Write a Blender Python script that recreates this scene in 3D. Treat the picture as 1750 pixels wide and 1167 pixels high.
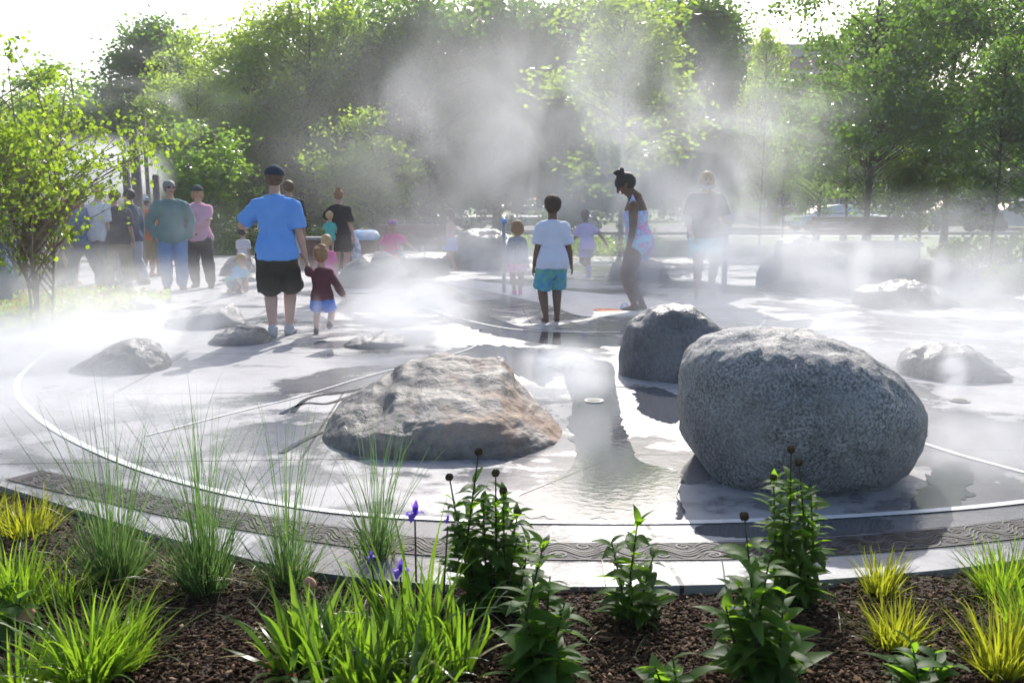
import bpy, bmesh, math, random
import numpy as np
from mathutils import Vector, Matrix, noise as mnoise
rad = math.radians
for o in list(bpy.data.objects): bpy.data.objects.remove(o)
SC = bpy.context.scene
COL = SC.collection
# ------------------------------------------------------------------ camera
F = 1604.0; HC = 1.39; TAN = 233.5 / F; TH = math.atan(TAN)
cam_d = bpy.data.cameras.new('camera'); cam = bpy.data.objects.new('camera', cam_d); COL.objects.link(cam)
cam.location = (0, 0, HC); cam.rotation_euler = (math.pi / 2 - TH, 0, 0)
cam_d.sensor_width = 36; cam_d.lens = 36 * F / 1750; cam_d.clip_start = .05; cam_d.clip_end = 3000
cam_d.dof.use_dof = True; cam_d.dof.focus_distance = 5.6; cam_d.dof.aperture_fstop = 6.3
SC.camera = cam
# ------------------------------------------------------------------ sky, sun, exposure
SUN_EL, SUN_AZ = rad(37), rad(8)
world = bpy.data.worlds.new('World'); SC.world = world; world.use_nodes = True
nt = world.node_tree; bg = nt.nodes['Background']
sky = nt.nodes.new('ShaderNodeTexSky'); sky.sky_type = 'NISHITA'; sky.sun_disc = False
sky.sun_elevation = SUN_EL; sky.sun_rotation = SUN_AZ; sky.air_density = 1.0; sky.dust_density = 2.5; sky.ozone_density = 1.0
nt.links.new(sky.outputs[0], bg.inputs[0]); bg.inputs[1].default_value = .15
TOSUN = Vector((math.sin(SUN_AZ) * math.cos(SUN_EL), math.cos(SUN_AZ) * math.cos(SUN_EL), math.sin(SUN_EL)))
sl = bpy.data.lights.new('sun', 'SUN'); sl.energy = 4.2; sl.angle = rad(.5); sl.color = (1, .96, .9)
sun = bpy.data.objects.new('sun', sl); COL.objects.link(sun); sun.rotation_euler = TOSUN.to_track_quat('Z', 'Y').to_euler()
SC.view_settings.view_transform = 'Standard'; SC.view_settings.look = 'None'
SC.view_settings.exposure = .52; SC.view_settings.gamma = 1; SC.view_settings.use_curve_mapping = False
cy = SC.cycles
cy.max_bounces = 6; cy.diffuse_bounces = 2; cy.glossy_bounces = 2; cy.transmission_bounces = 3; cy.transparent_max_bounces = 8
cy.volume_bounces = 3; cy.caustics_reflective = False; cy.caustics_refractive = False; cy.sample_clamp_indirect = 4
cy.use_denoising = True; cy.denoising_input_passes = 'RGB_ALBEDO'; cy.use_adaptive_sampling = True; cy.adaptive_threshold = .02
cy.volume_step_rate = 1.0; cy.volume_max_steps = 128
# ------------------------------------------------------------------ photograph pixel -> place
def ray(px, py):
    x = (px - 875) / F; y = (583.5 - py) / F
    c, s = math.cos(TH), math.sin(TH)
    return Vector((x, c + y * s, -s + y * c))
def G(px, py, z=0.0):
    d = ray(px, py); t = (z - HC) / d.z
    return Vector((d.x * t, d.y * t, z))
def AT(px, py, Y):
    d = ray(px, py); t = Y / d.y
    return Vector((d.x * t, Y, HC + d.z * t))
def gx(px, Y): return (px - 875) / F * Y * 1.01
# ------------------------------------------------------------------ objects
def tag(o, label, cat, group=None, kind=None):
    if label: o['label'] = label
    if cat: o['category'] = cat
    if group: o['group'] = group
    if kind: o['kind'] = kind
    return o
def thing(name, label, cat, loc=(0, 0, 0), rz=0, group=None):
    o = bpy.data.objects.new(name, None); COL.objects.link(o); o.empty_display_size = .1
    o.location = loc; o.rotation_euler = (0, 0, rz)
    return tag(o, label, cat, group)
def mesh_obj(name, V, Fs, mat, parent=None, smooth=True, midx=None):
    V = np.asarray(V, dtype=np.float64).reshape(-1, 3)
    me = bpy.data.meshes.new(name)
    if isinstance(Fs, np.ndarray):
        n, k = Fs.shape
        me.vertices.add(len(V)); me.vertices.foreach_set('co', V.ravel().astype(np.float32))
        me.loops.add(n * k); me.loops.foreach_set('vertex_index', Fs.ravel().astype(np.int32))
        me.polygons.add(n); me.polygons.foreach_set('loop_start', np.arange(0, n * k, k, dtype=np.int32))
        me.update(calc_edges=True); me.validate()
    else:
        me.from_pydata(V.tolist(), [], Fs); me.update()
    for m in (mat if isinstance(mat, (list, tuple)) else [mat]): me.materials.append(m)
    if midx is not None: me.polygons.foreach_set('material_index', np.asarray(midx, dtype=np.int32))
    if smooth: me.polygons.foreach_set('use_smooth', np.ones(len(me.polygons), dtype=bool))
    o = bpy.data.objects.new(name, me); COL.objects.link(o)
    if parent: o.parent = parent
    return o
class Geo:
    def __init__(s): s.V = []; s.F = []; s.n = 0
    def add(s, V, Fs):
        V = np.asarray(V, dtype=float).reshape(-1, 3); s.V.append(V)
        s.F += [tuple(int(i) + s.n for i in f) for f in Fs]; s.n += len(V); return s
    def box(s, lo, hi, M=None, bev=0.0):
        (a, b, c), (d, e, f) = lo, hi
        V = [(a, b, c), (d, b, c), (d, e, c), (a, e, c), (a, b, f), (d, b, f), (d, e, f), (a, e, f)]
        if bev > 0:
            bm = bmesh.new(); vs = [bm.verts.new(v) for v in V]
            for q in ((0, 3, 2, 1), (4, 5, 6, 7), (0, 1, 5, 4), (1, 2, 6, 5), (2, 3, 7, 6), (3, 0, 4, 7)): bm.faces.new([vs[i] for i in q])
            bmesh.ops.bevel(bm, geom=list(bm.edges), offset=bev, segments=2, affect='EDGES', profile=.5)
            bm.verts.index_update(); V = [v.co[:] for v in bm.verts]; Fs = [[v.index for v in q.verts] for q in bm.faces]; bm.free()
        else: Fs = [(0, 3, 2, 1), (4, 5, 6, 7), (0, 1, 5, 4), (1, 2, 6, 5), (2, 3, 7, 6), (3, 0, 4, 7)]
        if M is not None: V = [(M @ Vector(v))[:] for v in V]
        return s.add(V, Fs)
    def tube(s, pts, r, ref=None, n=10, cap=3):
        s.add(*tube(pts, r, ref, n, cap)); return s
    def build(s, name, mat, parent=None, smooth=True):
        return mesh_obj(name, np.concatenate(s.V), s.F, mat, parent, smooth)
def tube(pts, r, ref=None, n=10, cap=3):
    """closed tapering tube through pts; r = scalar or (a, b) per point, a along ref; rounded caps of `cap` rings"""
    P = [Vector(p) for p in pts]; R = [(q, q) if not isinstance(q, (tuple, list)) else q for q in r]
    ref = Vector(ref) if ref is not None else None
    T = []
    for i in range(len(P)):
        t = P[min(i + 1, len(P) - 1)] - P[max(i - 1, 0)]; T.append(t.normalized() if t.length > 1e-9 else Vector((0, 0, 1)))
    rings = []
    def ring(c, t, a, b):
        q = ref if ref is not None else (Vector((1, 0, 0)) if abs(t.x) < .8 else Vector((0, 1, 0)))
        u = q - t * q.dot(t)
        if u.length < 1e-4: u = t.orthogonal()
        u.normalize(); v = t.cross(u)
        rings.append([(c + u * (a * math.cos(k * 2 * math.pi / n)) + v * (b * math.sin(k * 2 * math.pi / n)))[:] for k in range(n)])
    for k in range(cap):
        q = math.pi / 2 * (k + .3) / (cap + .3); m = min(R[0]); ring(P[0] - T[0] * m * math.cos(q), T[0], R[0][0] * math.sin(q), R[0][1] * math.sin(q))
    for p, t, q in zip(P, T, R): ring(p, t, q[0], q[1])
    for k in reversed(range(cap)):
        q = math.pi / 2 * (k + .3) / (cap + .3); m = min(R[-1]); ring(P[-1] + T[-1] * m * math.cos(q), T[-1], R[-1][0] * math.sin(q), R[-1][1] * math.sin(q))
    V = [p for g in rings for p in g]; Fs = []
    for i in range(len(rings) - 1):
        for k in range(n): Fs.append((i * n + k, i * n + (k + 1) % n, (i + 1) * n + (k + 1) % n, (i + 1) * n + k))
    Fs.append(tuple(reversed(range(n)))); m = (len(rings) - 1) * n; Fs.append(tuple(range(m, m + n)))
    return V, Fs
def ellipsoid(c, r, M=None, n=14, m=9):
    V = [(0, 0, -1)]
    for i in range(1, m):
        a = -math.pi / 2 + math.pi * i / m
        for k in range(n):
            b = 2 * math.pi * k / n; V.append((math.cos(a) * math.cos(b), math.cos(a) * math.sin(b), math.sin(a)))
    V.append((0, 0, 1)); Fs = []
    for k in range(n): Fs.append((0, 1 + (k + 1) % n, 1 + k))
    for i in range(m - 2):
        for k in range(n): a = 1 + i * n; Fs.append((a + k, a + (k + 1) % n, a + n + (k + 1) % n, a + n + k))
    a = 1 + (m - 2) * n
    for k in range(n): Fs.append((a + k, a + (k + 1) % n, len(V) - 1))
    c = Vector(c); out = []
    for v in V:
        p = Vector((v[0] * r[0], v[1] * r[1], v[2] * r[2]))
        if M is not None: p = M @ p
        out.append((p + c)[:])
    return out, Fs
def spline(pts, n, closed=False):
    P = [np.array(p, dtype=float) for p in pts]; N = len(P); out = []
    segs = N if closed else N - 1
    for j in range(n):
        t = j * segs / (n if closed else n - 1); i = min(int(t), segs - 1); f = t - i
        g = (lambda k: P[k % N]) if closed else (lambda k: P[max(0, min(N - 1, k))])
        a, b, c, d = g(i - 1), g(i), g(i + 1), g(i + 2)
        out.append(.5 * (2 * b + (c - a) * f + (2 * a - 5 * b + 4 * c - d) * f * f + (3 * b - a - 3 * c + d) * f ** 3))
    return np.array(out)
def interp(pts, x):
    return float(np.interp(x, [p[0] for p in pts], [p[1] for p in pts]))
# ------------------------------------------------------------------ materials
def new_mat(name):
    m = bpy.data.materials.new(name); m.use_nodes = True; t = m.node_tree
    return m, t, t.nodes['Principled BSDF'], t.nodes['Material Output']
def nd(t, typ, **kw):
    n = t.nodes.new(typ)
    for k, v in kw.items():
        if k.startswith('_'): setattr(n, k[1:], v)
        else: n.inputs[k.replace('__', ' ')].default_value = v
    return n
def c4(c): return (c[0], c[1], c[2], 1)
def ramp(t, fac, stops):
    r = t.nodes.new('ShaderNodeValToRGB'); e = r.color_ramp.elements
    while len(e) < len(stops): e.new(.5)
    for q, (p, c) in zip(e, stops): q.position = p; q.color = c4(c) if isinstance(c, (tuple, list)) else (c, c, c, 1)
    t.links.new(fac, r.inputs[0]); return r.outputs[0]
def mat(name, c1, c2=None, scale=8, rough=.8, bump=0, bscale=None, metal=0, spec=.4, detail=4, coords='Object', rough2=None):
    m, t, b, o = new_mat(name)
    b.inputs['Base Color'].default_value = c4(c1); b.inputs['Roughness'].default_value = rough
    b.inputs['Metallic'].default_value = metal; b.inputs['Specular IOR Level'].default_value = spec
    if c2 is not None or bump:
        tc = nd(t, 'ShaderNodeTexCoord')
        if c2 is not None:
            n = nd(t, 'ShaderNodeTexNoise', Scale=scale, Detail=detail); t.links.new(tc.outputs[coords], n.inputs['Vector'])
            t.links.new(ramp(t, n.outputs[0], [(.32, c1), (.68, c2)]), b.inputs['Base Color'])
            if rough2 is not None: t.links.new(ramp(t, n.outputs[0], [(.35, rough), (.65, rough2)]), b.inputs['Roughness'])
        if bump:
            n = nd(t, 'ShaderNodeTexNoise', Scale=bscale or scale * 3, Detail=5); t.links.new(tc.outputs[coords], n.inputs['Vector'])
            bp = nd(t, 'ShaderNodeBump', Strength=bump, Distance=.02); t.links.new(n.outputs[0], bp.inputs['Height']); t.links.new(bp.outputs[0], b.inputs['Normal'])
    return m
def leaf_mat(name, dark, light, trans=None, tw=.5, gloss=.06, gr=.35):
    m, t, b, o = new_mat(name); t.nodes.remove(b)
    ge = nd(t, 'ShaderNodeNewGeometry'); col = ramp(t, ge.outputs['Random Per Island'], [(0, dark), (1, light)])
    d = nd(t, 'ShaderNodeBsdfDiffuse'); tr = nd(t, 'ShaderNodeBsdfTranslucent'); g = nd(t, 'ShaderNodeBsdfGlossy', Roughness=gr)
    k = trans or tuple(2.0 * x for x in light); hi = (k[0] * 1.2, k[1] * 1.1, k[2]); lo = (k[0] * .7, k[1] * .75, k[2] * .8)
    t.links.new(col, d.inputs[0]); t.links.new(ramp(t, ge.outputs['Random Per Island'], [(0, lo), (1, hi)]), tr.inputs[0])
    m1 = nd(t, 'ShaderNodeMixShader', Fac=tw); t.links.new(d.outputs[0], m1.inputs[1]); t.links.new(tr.outputs[0], m1.inputs[2])
    m2 = nd(t, 'ShaderNodeMixShader', Fac=gloss); t.links.new(m1.outputs[0], m2.inputs[1]); t.links.new(g.outputs[0], m2.inputs[2])
    t.links.new(m2.outputs[0], o.inputs['Surface']); return m
# ------------------------------------------------------------------ ground, plaza, lawn, road
def concrete():
    m, t, b, o = new_mat('wet concrete')
    tc = nd(t, 'ShaderNodeTexCoord'); P = tc.outputs['Object']
    n1 = nd(t, 'ShaderNodeTexNoise', Scale=.55, Detail=6, Roughness=.6, Distortion=.6); t.links.new(P, n1.inputs['Vector'])
    n2 = nd(t, 'ShaderNodeTexNoise', Scale=60, Detail=3); t.links.new(P, n2.inputs['Vector'])
    n3 = nd(t, 'ShaderNodeTexNoise', Scale=2.4, Detail=5, Roughness=.65); t.links.new(P, n3.inputs['Vector'])
    sx = nd(t, 'ShaderNodeSeparateXYZ'); t.links.new(P, sx.inputs[0]); gr = nd(t, 'ShaderNodeMapRange'); t.links.new(sx.outputs[0], gr.inputs['Value'])
    for k_, v_ in (('From Min', -3.2), ('From Max', -.6), ('To Min', -.075), ('To Max', .02)): gr.inputs[k_].default_value = v_
    ma = nd(t, 'ShaderNodeMath', _operation='MULTIPLY_ADD'); t.links.new(n3.outputs[0], ma.inputs[0]); ma.inputs[1].default_value = .45; ma.inputs[2].default_value = -.225
    a0 = nd(t, 'ShaderNodeMath', _operation='ADD'); t.links.new(n1.outputs[0], a0.inputs[0]); t.links.new(ma.outputs[0], a0.inputs[1]); ad = nd(t, 'ShaderNodeMath', _operation='ADD'); t.links.new(a0.outputs[0], ad.inputs[0]); t.links.new(gr.outputs[0], ad.inputs[1])
    wet = ramp(t, ad.outputs[0], [(.47, 0.0), (.54, 1.0)])
    dry = ramp(t, n3.outputs[0], [(.3, (.29, .288, .296)), (.7, (.42, .416, .43))])
    wc = ramp(t, n3.outputs[0], [(.3, (.11, .11, .118)), (.7, (.19, .19, .2))])
    mx = nd(t, 'ShaderNodeMix', _data_type='RGBA'); t.links.new(wet, mx.inputs[0]); t.links.new(dry, mx.inputs[6]); t.links.new(wc, mx.inputs[7])
    # score joints every 2.6 m
    br = nd(t, 'ShaderNodeTexBrick', _offset=.5, Scale=1.0); br.inputs['Color1'].default_value = br.inputs['Color2'].default_value = (1, 1, 1, 1)
    br.inputs['Mortar'].default_value = (.14, .14, .14, 1); br.inputs['Mortar Size'].default_value = .009
    br.inputs['Brick Width'].default_value = 3.4; br.inputs['Row Height'].default_value = 1.9
    mp = nd(t, 'ShaderNodeMapping'); mp.inputs['Location'].default_value = (.9, .62, 0); mp.inputs['Rotation'].default_value = (0, 0, rad(-3)); t.links.new(P, mp.inputs[0]); t.links.new(mp.outputs[0], br.inputs['Vector'])
    mm = nd(t, 'ShaderNodeMix', _data_type='RGBA', _blend_type='MULTIPLY'); mm.inputs[0].default_value = 1
    t.links.new(mx.outputs[2], mm.inputs[6]); t.links.new(br.outputs[0], mm.inputs[7]); t.links.new(mm.outputs[2], b.inputs['Base Color'])
    r1 = ramp(t, n3.outputs[0], [(.35, .62), (.7, .36)]); b.inputs['Specular IOR Level'].default_value = .26
    mr = nd(t, 'ShaderNodeMix', _data_type='RGBA'); t.links.new(wet, mr.inputs[0]); t.links.new(r1, mr.inputs[6]); mr.inputs[7].default_value = (.2, .2, .2, 1)
    t.links.new(mr.outputs[2], b.inputs['Roughness'])
    bp = nd(t, 'ShaderNodeBump', Strength=.25, Distance=.004); t.links.new(n2.outputs[0], bp.inputs['Height'])
    bp2 = nd(t, 'ShaderNodeBump', Strength=.3, Distance=.02); t.links.new(n3.outputs[0], bp2.inputs['Height']); t.links.new(bp.outputs[0], bp2.inputs['Normal']); t.links.new(bp2.outputs[0], b.inputs['Normal'])
    return m
M_CON = concrete()
M_KERB = mat('kerb concrete', (.22, .218, .225), (.31, .306, .315), 5, .8, .2, 70, spec=.25)
M_WHITE = mat('white band', (.62, .62, .62), (.74, .74, .74), 9, .35, .15, 60)
M_GRASS = mat('lawn', (.05, .09, .02), (.10, .17, .035), 3, .9, .6, 30)
M_ASPH = mat('asphalt', (.045, .045, .047), (.065, .065, .066), 6, .85, .2, 80)
M_SOIL = mat('dark mulch soil', (.020, .012, .008), (.050, .031, .020), 22, .95, .8, 60)
M_WATER, _t, _b, _o = new_mat('puddle water')
_b.inputs['Base Color'].default_value = (.08, .085, .10, 1); _b.inputs['Roughness'].default_value = .03; _b.inputs['IOR'].default_value = 1.75; _b.inputs['Specular IOR Level'].default_value = .9
_n = nd(_t, 'ShaderNodeTexNoise', Scale=22, Detail=4); _tc = nd(_t, 'ShaderNodeTexCoord'); _t.links.new(_tc.outputs['Object'], _n.inputs['Vector'])
_bp = nd(_t, 'ShaderNodeBump', Strength=.10, Distance=.008); _t.links.new(_n.outputs[0], _bp.inputs['Height']); _t.links.new(_bp.outputs[0], _b.inputs['Normal'])

def sheet(name, P, z, mat_, thick=0):
    P = [(p[0], p[1]) for p in P]; n = len(P)
    bm = bmesh.new(); vs = [bm.verts.new((x, y, z)) for x, y in P]; f = bm.faces.new(vs)
    if f.normal.z < 0: f.normal_flip()
    if thick:
        lo = [bm.verts.new((x, y, z - thick)) for x, y in P]
        for i in range(n): bm.faces.new((vs[i], lo[i], lo[(i + 1) % n], vs[(i + 1) % n]))
    bmesh.ops.triangulate(bm, faces=[q for q in bm.faces if len(q.verts) > 4])
    bm.normal_update(); me = bpy.data.meshes.new(name); bm.to_mesh(me); bm.free(); me.materials.append(mat_)
    o = bpy.data.objects.new(name, me); COL.objects.link(o); return o
o = sheet('ground', [(-700, -40), (700, -40), (700, 1200), (-700, 1200)], -.08, M_GRASS); o['kind'] = 'structure'; tag(o, 'green grassy ground reaching the horizon', 'ground')
EDGE_PX = [(-420, 700), (-200, 770), (-60, 812), (40, 842), (140, 873), (250, 908), (340, 932), (440, 958), (560, 980), (720, 996), (870, 1001), (1000, 1002), (1150, 1000), (1300, 996), (1420, 989), (1600, 974), (1750, 955), (1900, 930), (2200, 860)]
EDGE = spline([G(*p)[:2] for p in EDGE_PX], 120)
far = [(14, 12), (26, 22), (26, 24.5), (-30, 27), (-30, 9)]
o = sheet('plaza', list(EDGE) + far, 0, M_CON, .07); tag(o, 'wet grey concrete plaza with scored joints', 'paving', kind='structure')
o = sheet('road', [(-90, 47), (90, 47), (90, 66), (-90, 66)], -.05, M_ASPH); tag(o, 'asphalt street behind the lawn', 'road', kind='structure')
g = Geo(); g.box((-90, 46.6, -.08), (90, 46.98, .06)); o = g.build('kerb', M_KERB, None, False); tag(o, 'pale kerb along the far street', 'kerb', kind='structure')
o = sheet('footpath', [(-90, 43.0), (90, 43.0), (90, 45.0), (-90, 45.0)], -.06, M_KERB); tag(o, 'pale footpath along the far street', 'path', kind='structure')
def ribbon(P, w, z, name, mat_, off=0.0):
    P = np.asarray(P)[:, :2]; T = np.gradient(P, axis=0); T /= np.linalg.norm(T, axis=1)[:, None] + 1e-9; N = np.stack([-T[:, 1], T[:, 0]], 1)
    A = P + N * (off - w / 2); B = P + N * (off + w / 2); n = len(P)
    V = np.concatenate([np.c_[A, np.full(n, z)], np.c_[B, np.full(n, z)]]); i = np.arange(n - 1)
    return mesh_obj(name, V, np.stack([i, i + 1, i + 1 + n, i + n], 1), mat_)
# pale inlaid bands
RING = [(420, 498), (300, 530), (180, 565), (90, 600), (38, 640), (30, 672), (60, 710), (120, 750), (220, 795), (340, 832), (480, 862), (620, 880), (800, 890), (1000, 894), (1200, 893), (1400, 886), (1600, 873), (1750, 858), (1950, 830), (2300, 760)]
bands = [(RING, .045, 'pale curved band ringing the pool edge'),
         ([(690, 512), (740, 530), (800, 548), (870, 562), (960, 568), (1060, 568)], .035, 'pale thin band curving past the barefoot boy'),
         ([(250, 745), (400, 706), (520, 676), (640, 640), (760, 610), (815, 590), (815, 572), (770, 560)], .016, 'pale band looping behind the brown boulder'),
         ([(1575, 757), (1640, 778), (1750, 808), (1900, 850)], .035, 'pale straight band running right from the big boulder'),
         ([(1245, 508), (1290, 528), (1308, 545), (1290, 562), (1240, 570)], .035, 'pale band hooking behind the big boulder'),
         ([(1240, 510), (1420, 522), (1560, 540), (1800, 565)], .03, 'pale faint band across the far right paving')]
for pts, w, lab in bands:
    o = ribbon(spline([G(*p) for p in pts], 90), w, .006, 'paving_band', M_WHITE); tag(o, lab, 'paving band', 'pale bands inlaid in the plaza', 'structure')
# dry bright path and disc
pth = [G(*p) for p in [(745, 470), (800, 478), (880, 488), (1000, 500), (1100, 508), (1150, 520), (1130, 536), (1060, 541), (990, 540), (930, 520), (830, 498), (760, 484)]]
M_PATH = mat('dry pale concrete', (.55, .54, .53), (.66, .65, .64), 3, .6, .2, 60)
o = sheet('path', spline(pth, 80, True), .005, M_PATH); tag(o, 'dry pale strip of paving under the small girl', 'path', kind='structure')
M_DISC = mat('orange paint', (.75, .16, .03), (.65, .13, .03), 12, .5)
cp = G(1038, 531); o = mesh_obj('floor_disc', *(lambda r, n: ([(cp.x, cp.y, .0095)] + [(cp.x + r * math.cos(k * 2 * math.pi / n), cp.y + 1.15 * r * math.sin(k * 2 * math.pi / n), .0095) for k in range(n)], [(0, 1 + k, 1 + (k + 1) % n) for k in range(n)]))(.19, 40), M_DISC); tag(o, 'flat orange disc on the pale paving beside the blue sandals', 'floor disc')
# puddles
rs = random.Random(5)
def puddle(pts, lab, jit=.012, z=.002):
    P = spline([G(*p) for p in pts], 240, True); c = P.mean(0)
    for i, p in enumerate(P):
        k = 1.5 * mnoise.fractal(Vector((p[0] * 9, p[1] * 9, 3)), .7, 2.2, 5); d = p - c; p += d / (np.linalg.norm(d) + 1e-6) * jit * 3.5 * k
    o = sheet('puddle', P, z, M_WATER); tag(o, lab, 'puddle', 'puddles on the plaza', 'structure')
puddle([(885, 850), (935, 820), (975, 800), (985, 765), (972, 725), (978, 690), (965, 650), (962, 622), (1000, 612), (1045, 622), (1052, 660), (1060, 700), (1072, 745), (1090, 785), (1140, 800), (1165, 815), (1160, 850), (1165, 888), (1050, 891), (940, 889), (890, 880)], 'shallow puddle reflecting sky between the two front boulders')
puddle([(1560, 850), (1600, 800), (1650, 790), (1660, 830), (1640, 862), (1600, 872), (1560, 874)], 'puddle with pale reflection right of the big boulder')
puddle([(1085, 668), (1120, 662), (1165, 680), (1172, 700), (1150, 722), (1100, 708)], 'puddle behind the pale round boulder', .01)
puddle([(760, 600), (830, 590), (930, 600), (950, 620), (945, 645), (930, 660), (880, 640), (800, 620)], 'wide wet patch behind the brown boulder', .02)
puddle([(720, 520), (800, 560), (950, 590), (1060, 590), (1055, 575), (900, 560), (790, 525)], 'dark wet strip by the barefoot boy', .015)
puddle([(1210, 895), (1330, 892), (1480, 884), (1530, 890), (1490, 910), (1350, 920), (1200, 915)], 'wet strip in front of the big boulder', .01)
# dark rivulets (joints full of water) left of the brown boulder
M_DK = mat('wet dark groove', (.05, .05, .055), None, 5, .2)
for pts, lab in [([(480, 775), (515, 755), (550, 738)], 'short dark wet streak at the brown boulder left tip'), ([(480, 708), (520, 690), (560, 690), (600, 676)], 'branching dark rivulet behind the brown boulder'), ([(500, 705), (530, 680), (600, 668), (650, 655)], 'upper dark rivulet behind the brown boulder')]:
    o = ribbon(spline([G(*p) for p in pts], 40), .035, .0045, 'rivulet', M_DK); tag(o, lab, 'rivulet', 'dark rivulets on the paving', 'structure')
# kerb joints
for px in (870, 1035, 1240, 480):
    a = G(px, 1000); bb = G(px - 6, 958); o = ribbon([a, (a + bb) / 2, bb], .006, .004, 'kerb_joint', M_DK); tag(o, 'dark joint across the kerb stones at %s' % {870: 'the tall coneflower', 1035: 'the middle coneflower', 1240: 'the right coneflower', 480: 'the thin grass tuft'}[px], 'joint', 'kerb joints', 'structure')
# ------------------------------------------------------------------ drain grate with running scroll
M_GRATE = mat('weathered bronze grate', (.06, .056, .058), (.10, .092, .093), 14, .7, .3, 90, spec=.2)
M_SLOT = mat('grate slots', (.012, .011, .011), None, 5, .6)
BAND_PX = [(40, 812), (100, 826), (200, 848), (330, 876), (450, 897), (560, 914), (700, 932), (850, 941), (1000, 943), (1150, 943), (1300, 940), (1450, 932), (1600, 920), (1750, 903), (1900, 880)]
BP = spline([G(*p)[:2] for p in BAND_PX], 600)
W = .19
grate = thing('drain_grate', 'bronze trench drain grate cast with a running scroll of spirals, along the kerb', 'drain grate')
o = ribbon(BP, W, .004, 'grate_plate', M_GRATE); o.parent = grate
for s in (-1, 1):
    o = ribbon(BP, .006, .008, 'grate_rim', M_SLOT, s * (W / 2 + .002)); o.parent = grate
seg = np.r_[0, np.cumsum(np.linalg.norm(np.diff(BP, axis=0), axis=1))]; TT = np.gradient(BP, axis=0); TT /= np.linalg.norm(TT, axis=1)[:, None]
def on_band(s, v):
    x = np.interp(s, seg, BP[:, 0]); y = np.interp(s, seg, BP[:, 1]); tx = np.interp(s, seg, TT[:, 0]); ty = np.interp(s, seg, TT[:, 1])
    return np.stack([x - ty * v, y + tx * v], -1)
gv = []; gf = []; gn = 0
def slot(S, Vv, w):
    global gn
    P = on_band(np.array(S), np.array(Vv)); T = np.gradient(P, axis=0); T /= np.linalg.norm(T, axis=1)[:, None] + 1e-9; N = np.stack([-T[:, 1], T[:, 0]], 1); n = len(P)
    ww = w * np.clip(np.minimum(np.arange(n), n - 1 - np.arange(n)) / 3., .15, 1)[:, None]
    gv.append(np.concatenate([np.c_[P - N * ww / 2, np.full(n, .008)], np.c_[P + N * ww / 2, np.full(n, .0075)]])); i = np.arange(n - 1)
    gf.append(np.stack([i, i + 1, i + 1 + n, i + n], 1) + gn); gn += 2 * n
L = .205; u = seg[0] + .05
while u + L < seg[-1]:
    t = np.linspace(0, 1, 30)
    for k in (-1, 0, 1): slot(u + t * L, .036 * np.sin(t * 2 * math.pi) + .021 * k, .0088)       # the stream
    for sg, c in ((1, .25), (-1, .75)):
        th = np.linspace(0, 2 * math.pi * 1.55, 30); rr = .005 + .029 * th / th[-1]               # an eye in every bend
        slot(u + c * L + sg * rr * np.cos(th) * 1.15, -sg * .048 + rr * np.sin(th), .0085)
        q = np.linspace(-.30, .30, 16); slot(u + (c + q) * L, sg * (.086 - .05 * (q / .30) ** 2), .007)
    u += L
mesh_obj('scroll_pattern', np.concatenate(gv), np.concatenate(gf), M_SLOT, grate, False)
# spray nozzles set in the paving
M_STEEL = mat('steel', (.35, .36, .37), None, 5, .3, metal=.9)
for px, py, lab in [(1015, 686, 'round steel mist nozzle in the puddle between boulders'), (1640, 686, 'round steel mist nozzle at the right side'), (735, 592, 'steel mist nozzle behind the brown boulder'), (548, 585, 'steel mist nozzle at the toddler feet'), (1310, 545, 'steel mist nozzle behind the big boulder')]:
    p = G(px, py); t = thing('mist_nozzle', lab, 'mist nozzle', p, 0, 'mist nozzles in the paving')
    Geo().tube([(0, 0, -.02), (0, 0, .010)], [.07, .068], cap=0, n=24).build('nozzle_ring', M_STEEL, t, False)
    Geo().tube([(0, 0, -.01), (0, 0, .0125)], [.055, .05], cap=0, n=16).build('nozzle_tip', M_SLOT, t, False)
# ------------------------------------------------------------------ planting bed
def bed_z(x, y):
    d = min(math.hypot(x - e[0], y - e[1]) for e in EDGE[::4])
    return -.035 + .11 * min(1, d / .9) + .018 * mnoise.noise(Vector((x * 2.2, y * 2.2, 1)))
EX, EY = EDGE[:, 0], EDGE[:, 1]
V = []; Fb = []; NX, NY = 150, 40
for i in range(NX):
    e = EDGE[min(len(EDGE) - 1, int(i / (NX - 1) * (len(EDGE) - 1)))] ; ei = i / (NX - 1) * (len(EDGE) - 1); k = int(min(ei, len(EDGE) - 2)); f = ei - k
    e = EDGE[k] * (1 - f) + EDGE[k + 1] * f; c = np.array([e[0] * .55, -.5])
    for j in range(NY):
        p = e + (c - e) * (j / (NY - 1)) ** 1.2; V.append((p[0], p[1], bed_z(p[0], p[1]) + .012 * mnoise.fractal(Vector((p[0] * 9, p[1] * 9, 0)), 1, 2, 3)))
for i in range(NX - 1):
    for j in range(NY - 1): Fb.append((i * NY + j, i * NY + j + 1, (i + 1) * NY + j + 1, (i + 1) * NY + j))
o = mesh_obj('planting_bed', V, Fb, M_SOIL); tag(o, 'dark mulched planting bed in front of the plaza', 'planting bed', kind='structure')
rng = np.random.default_rng(3)
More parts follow.
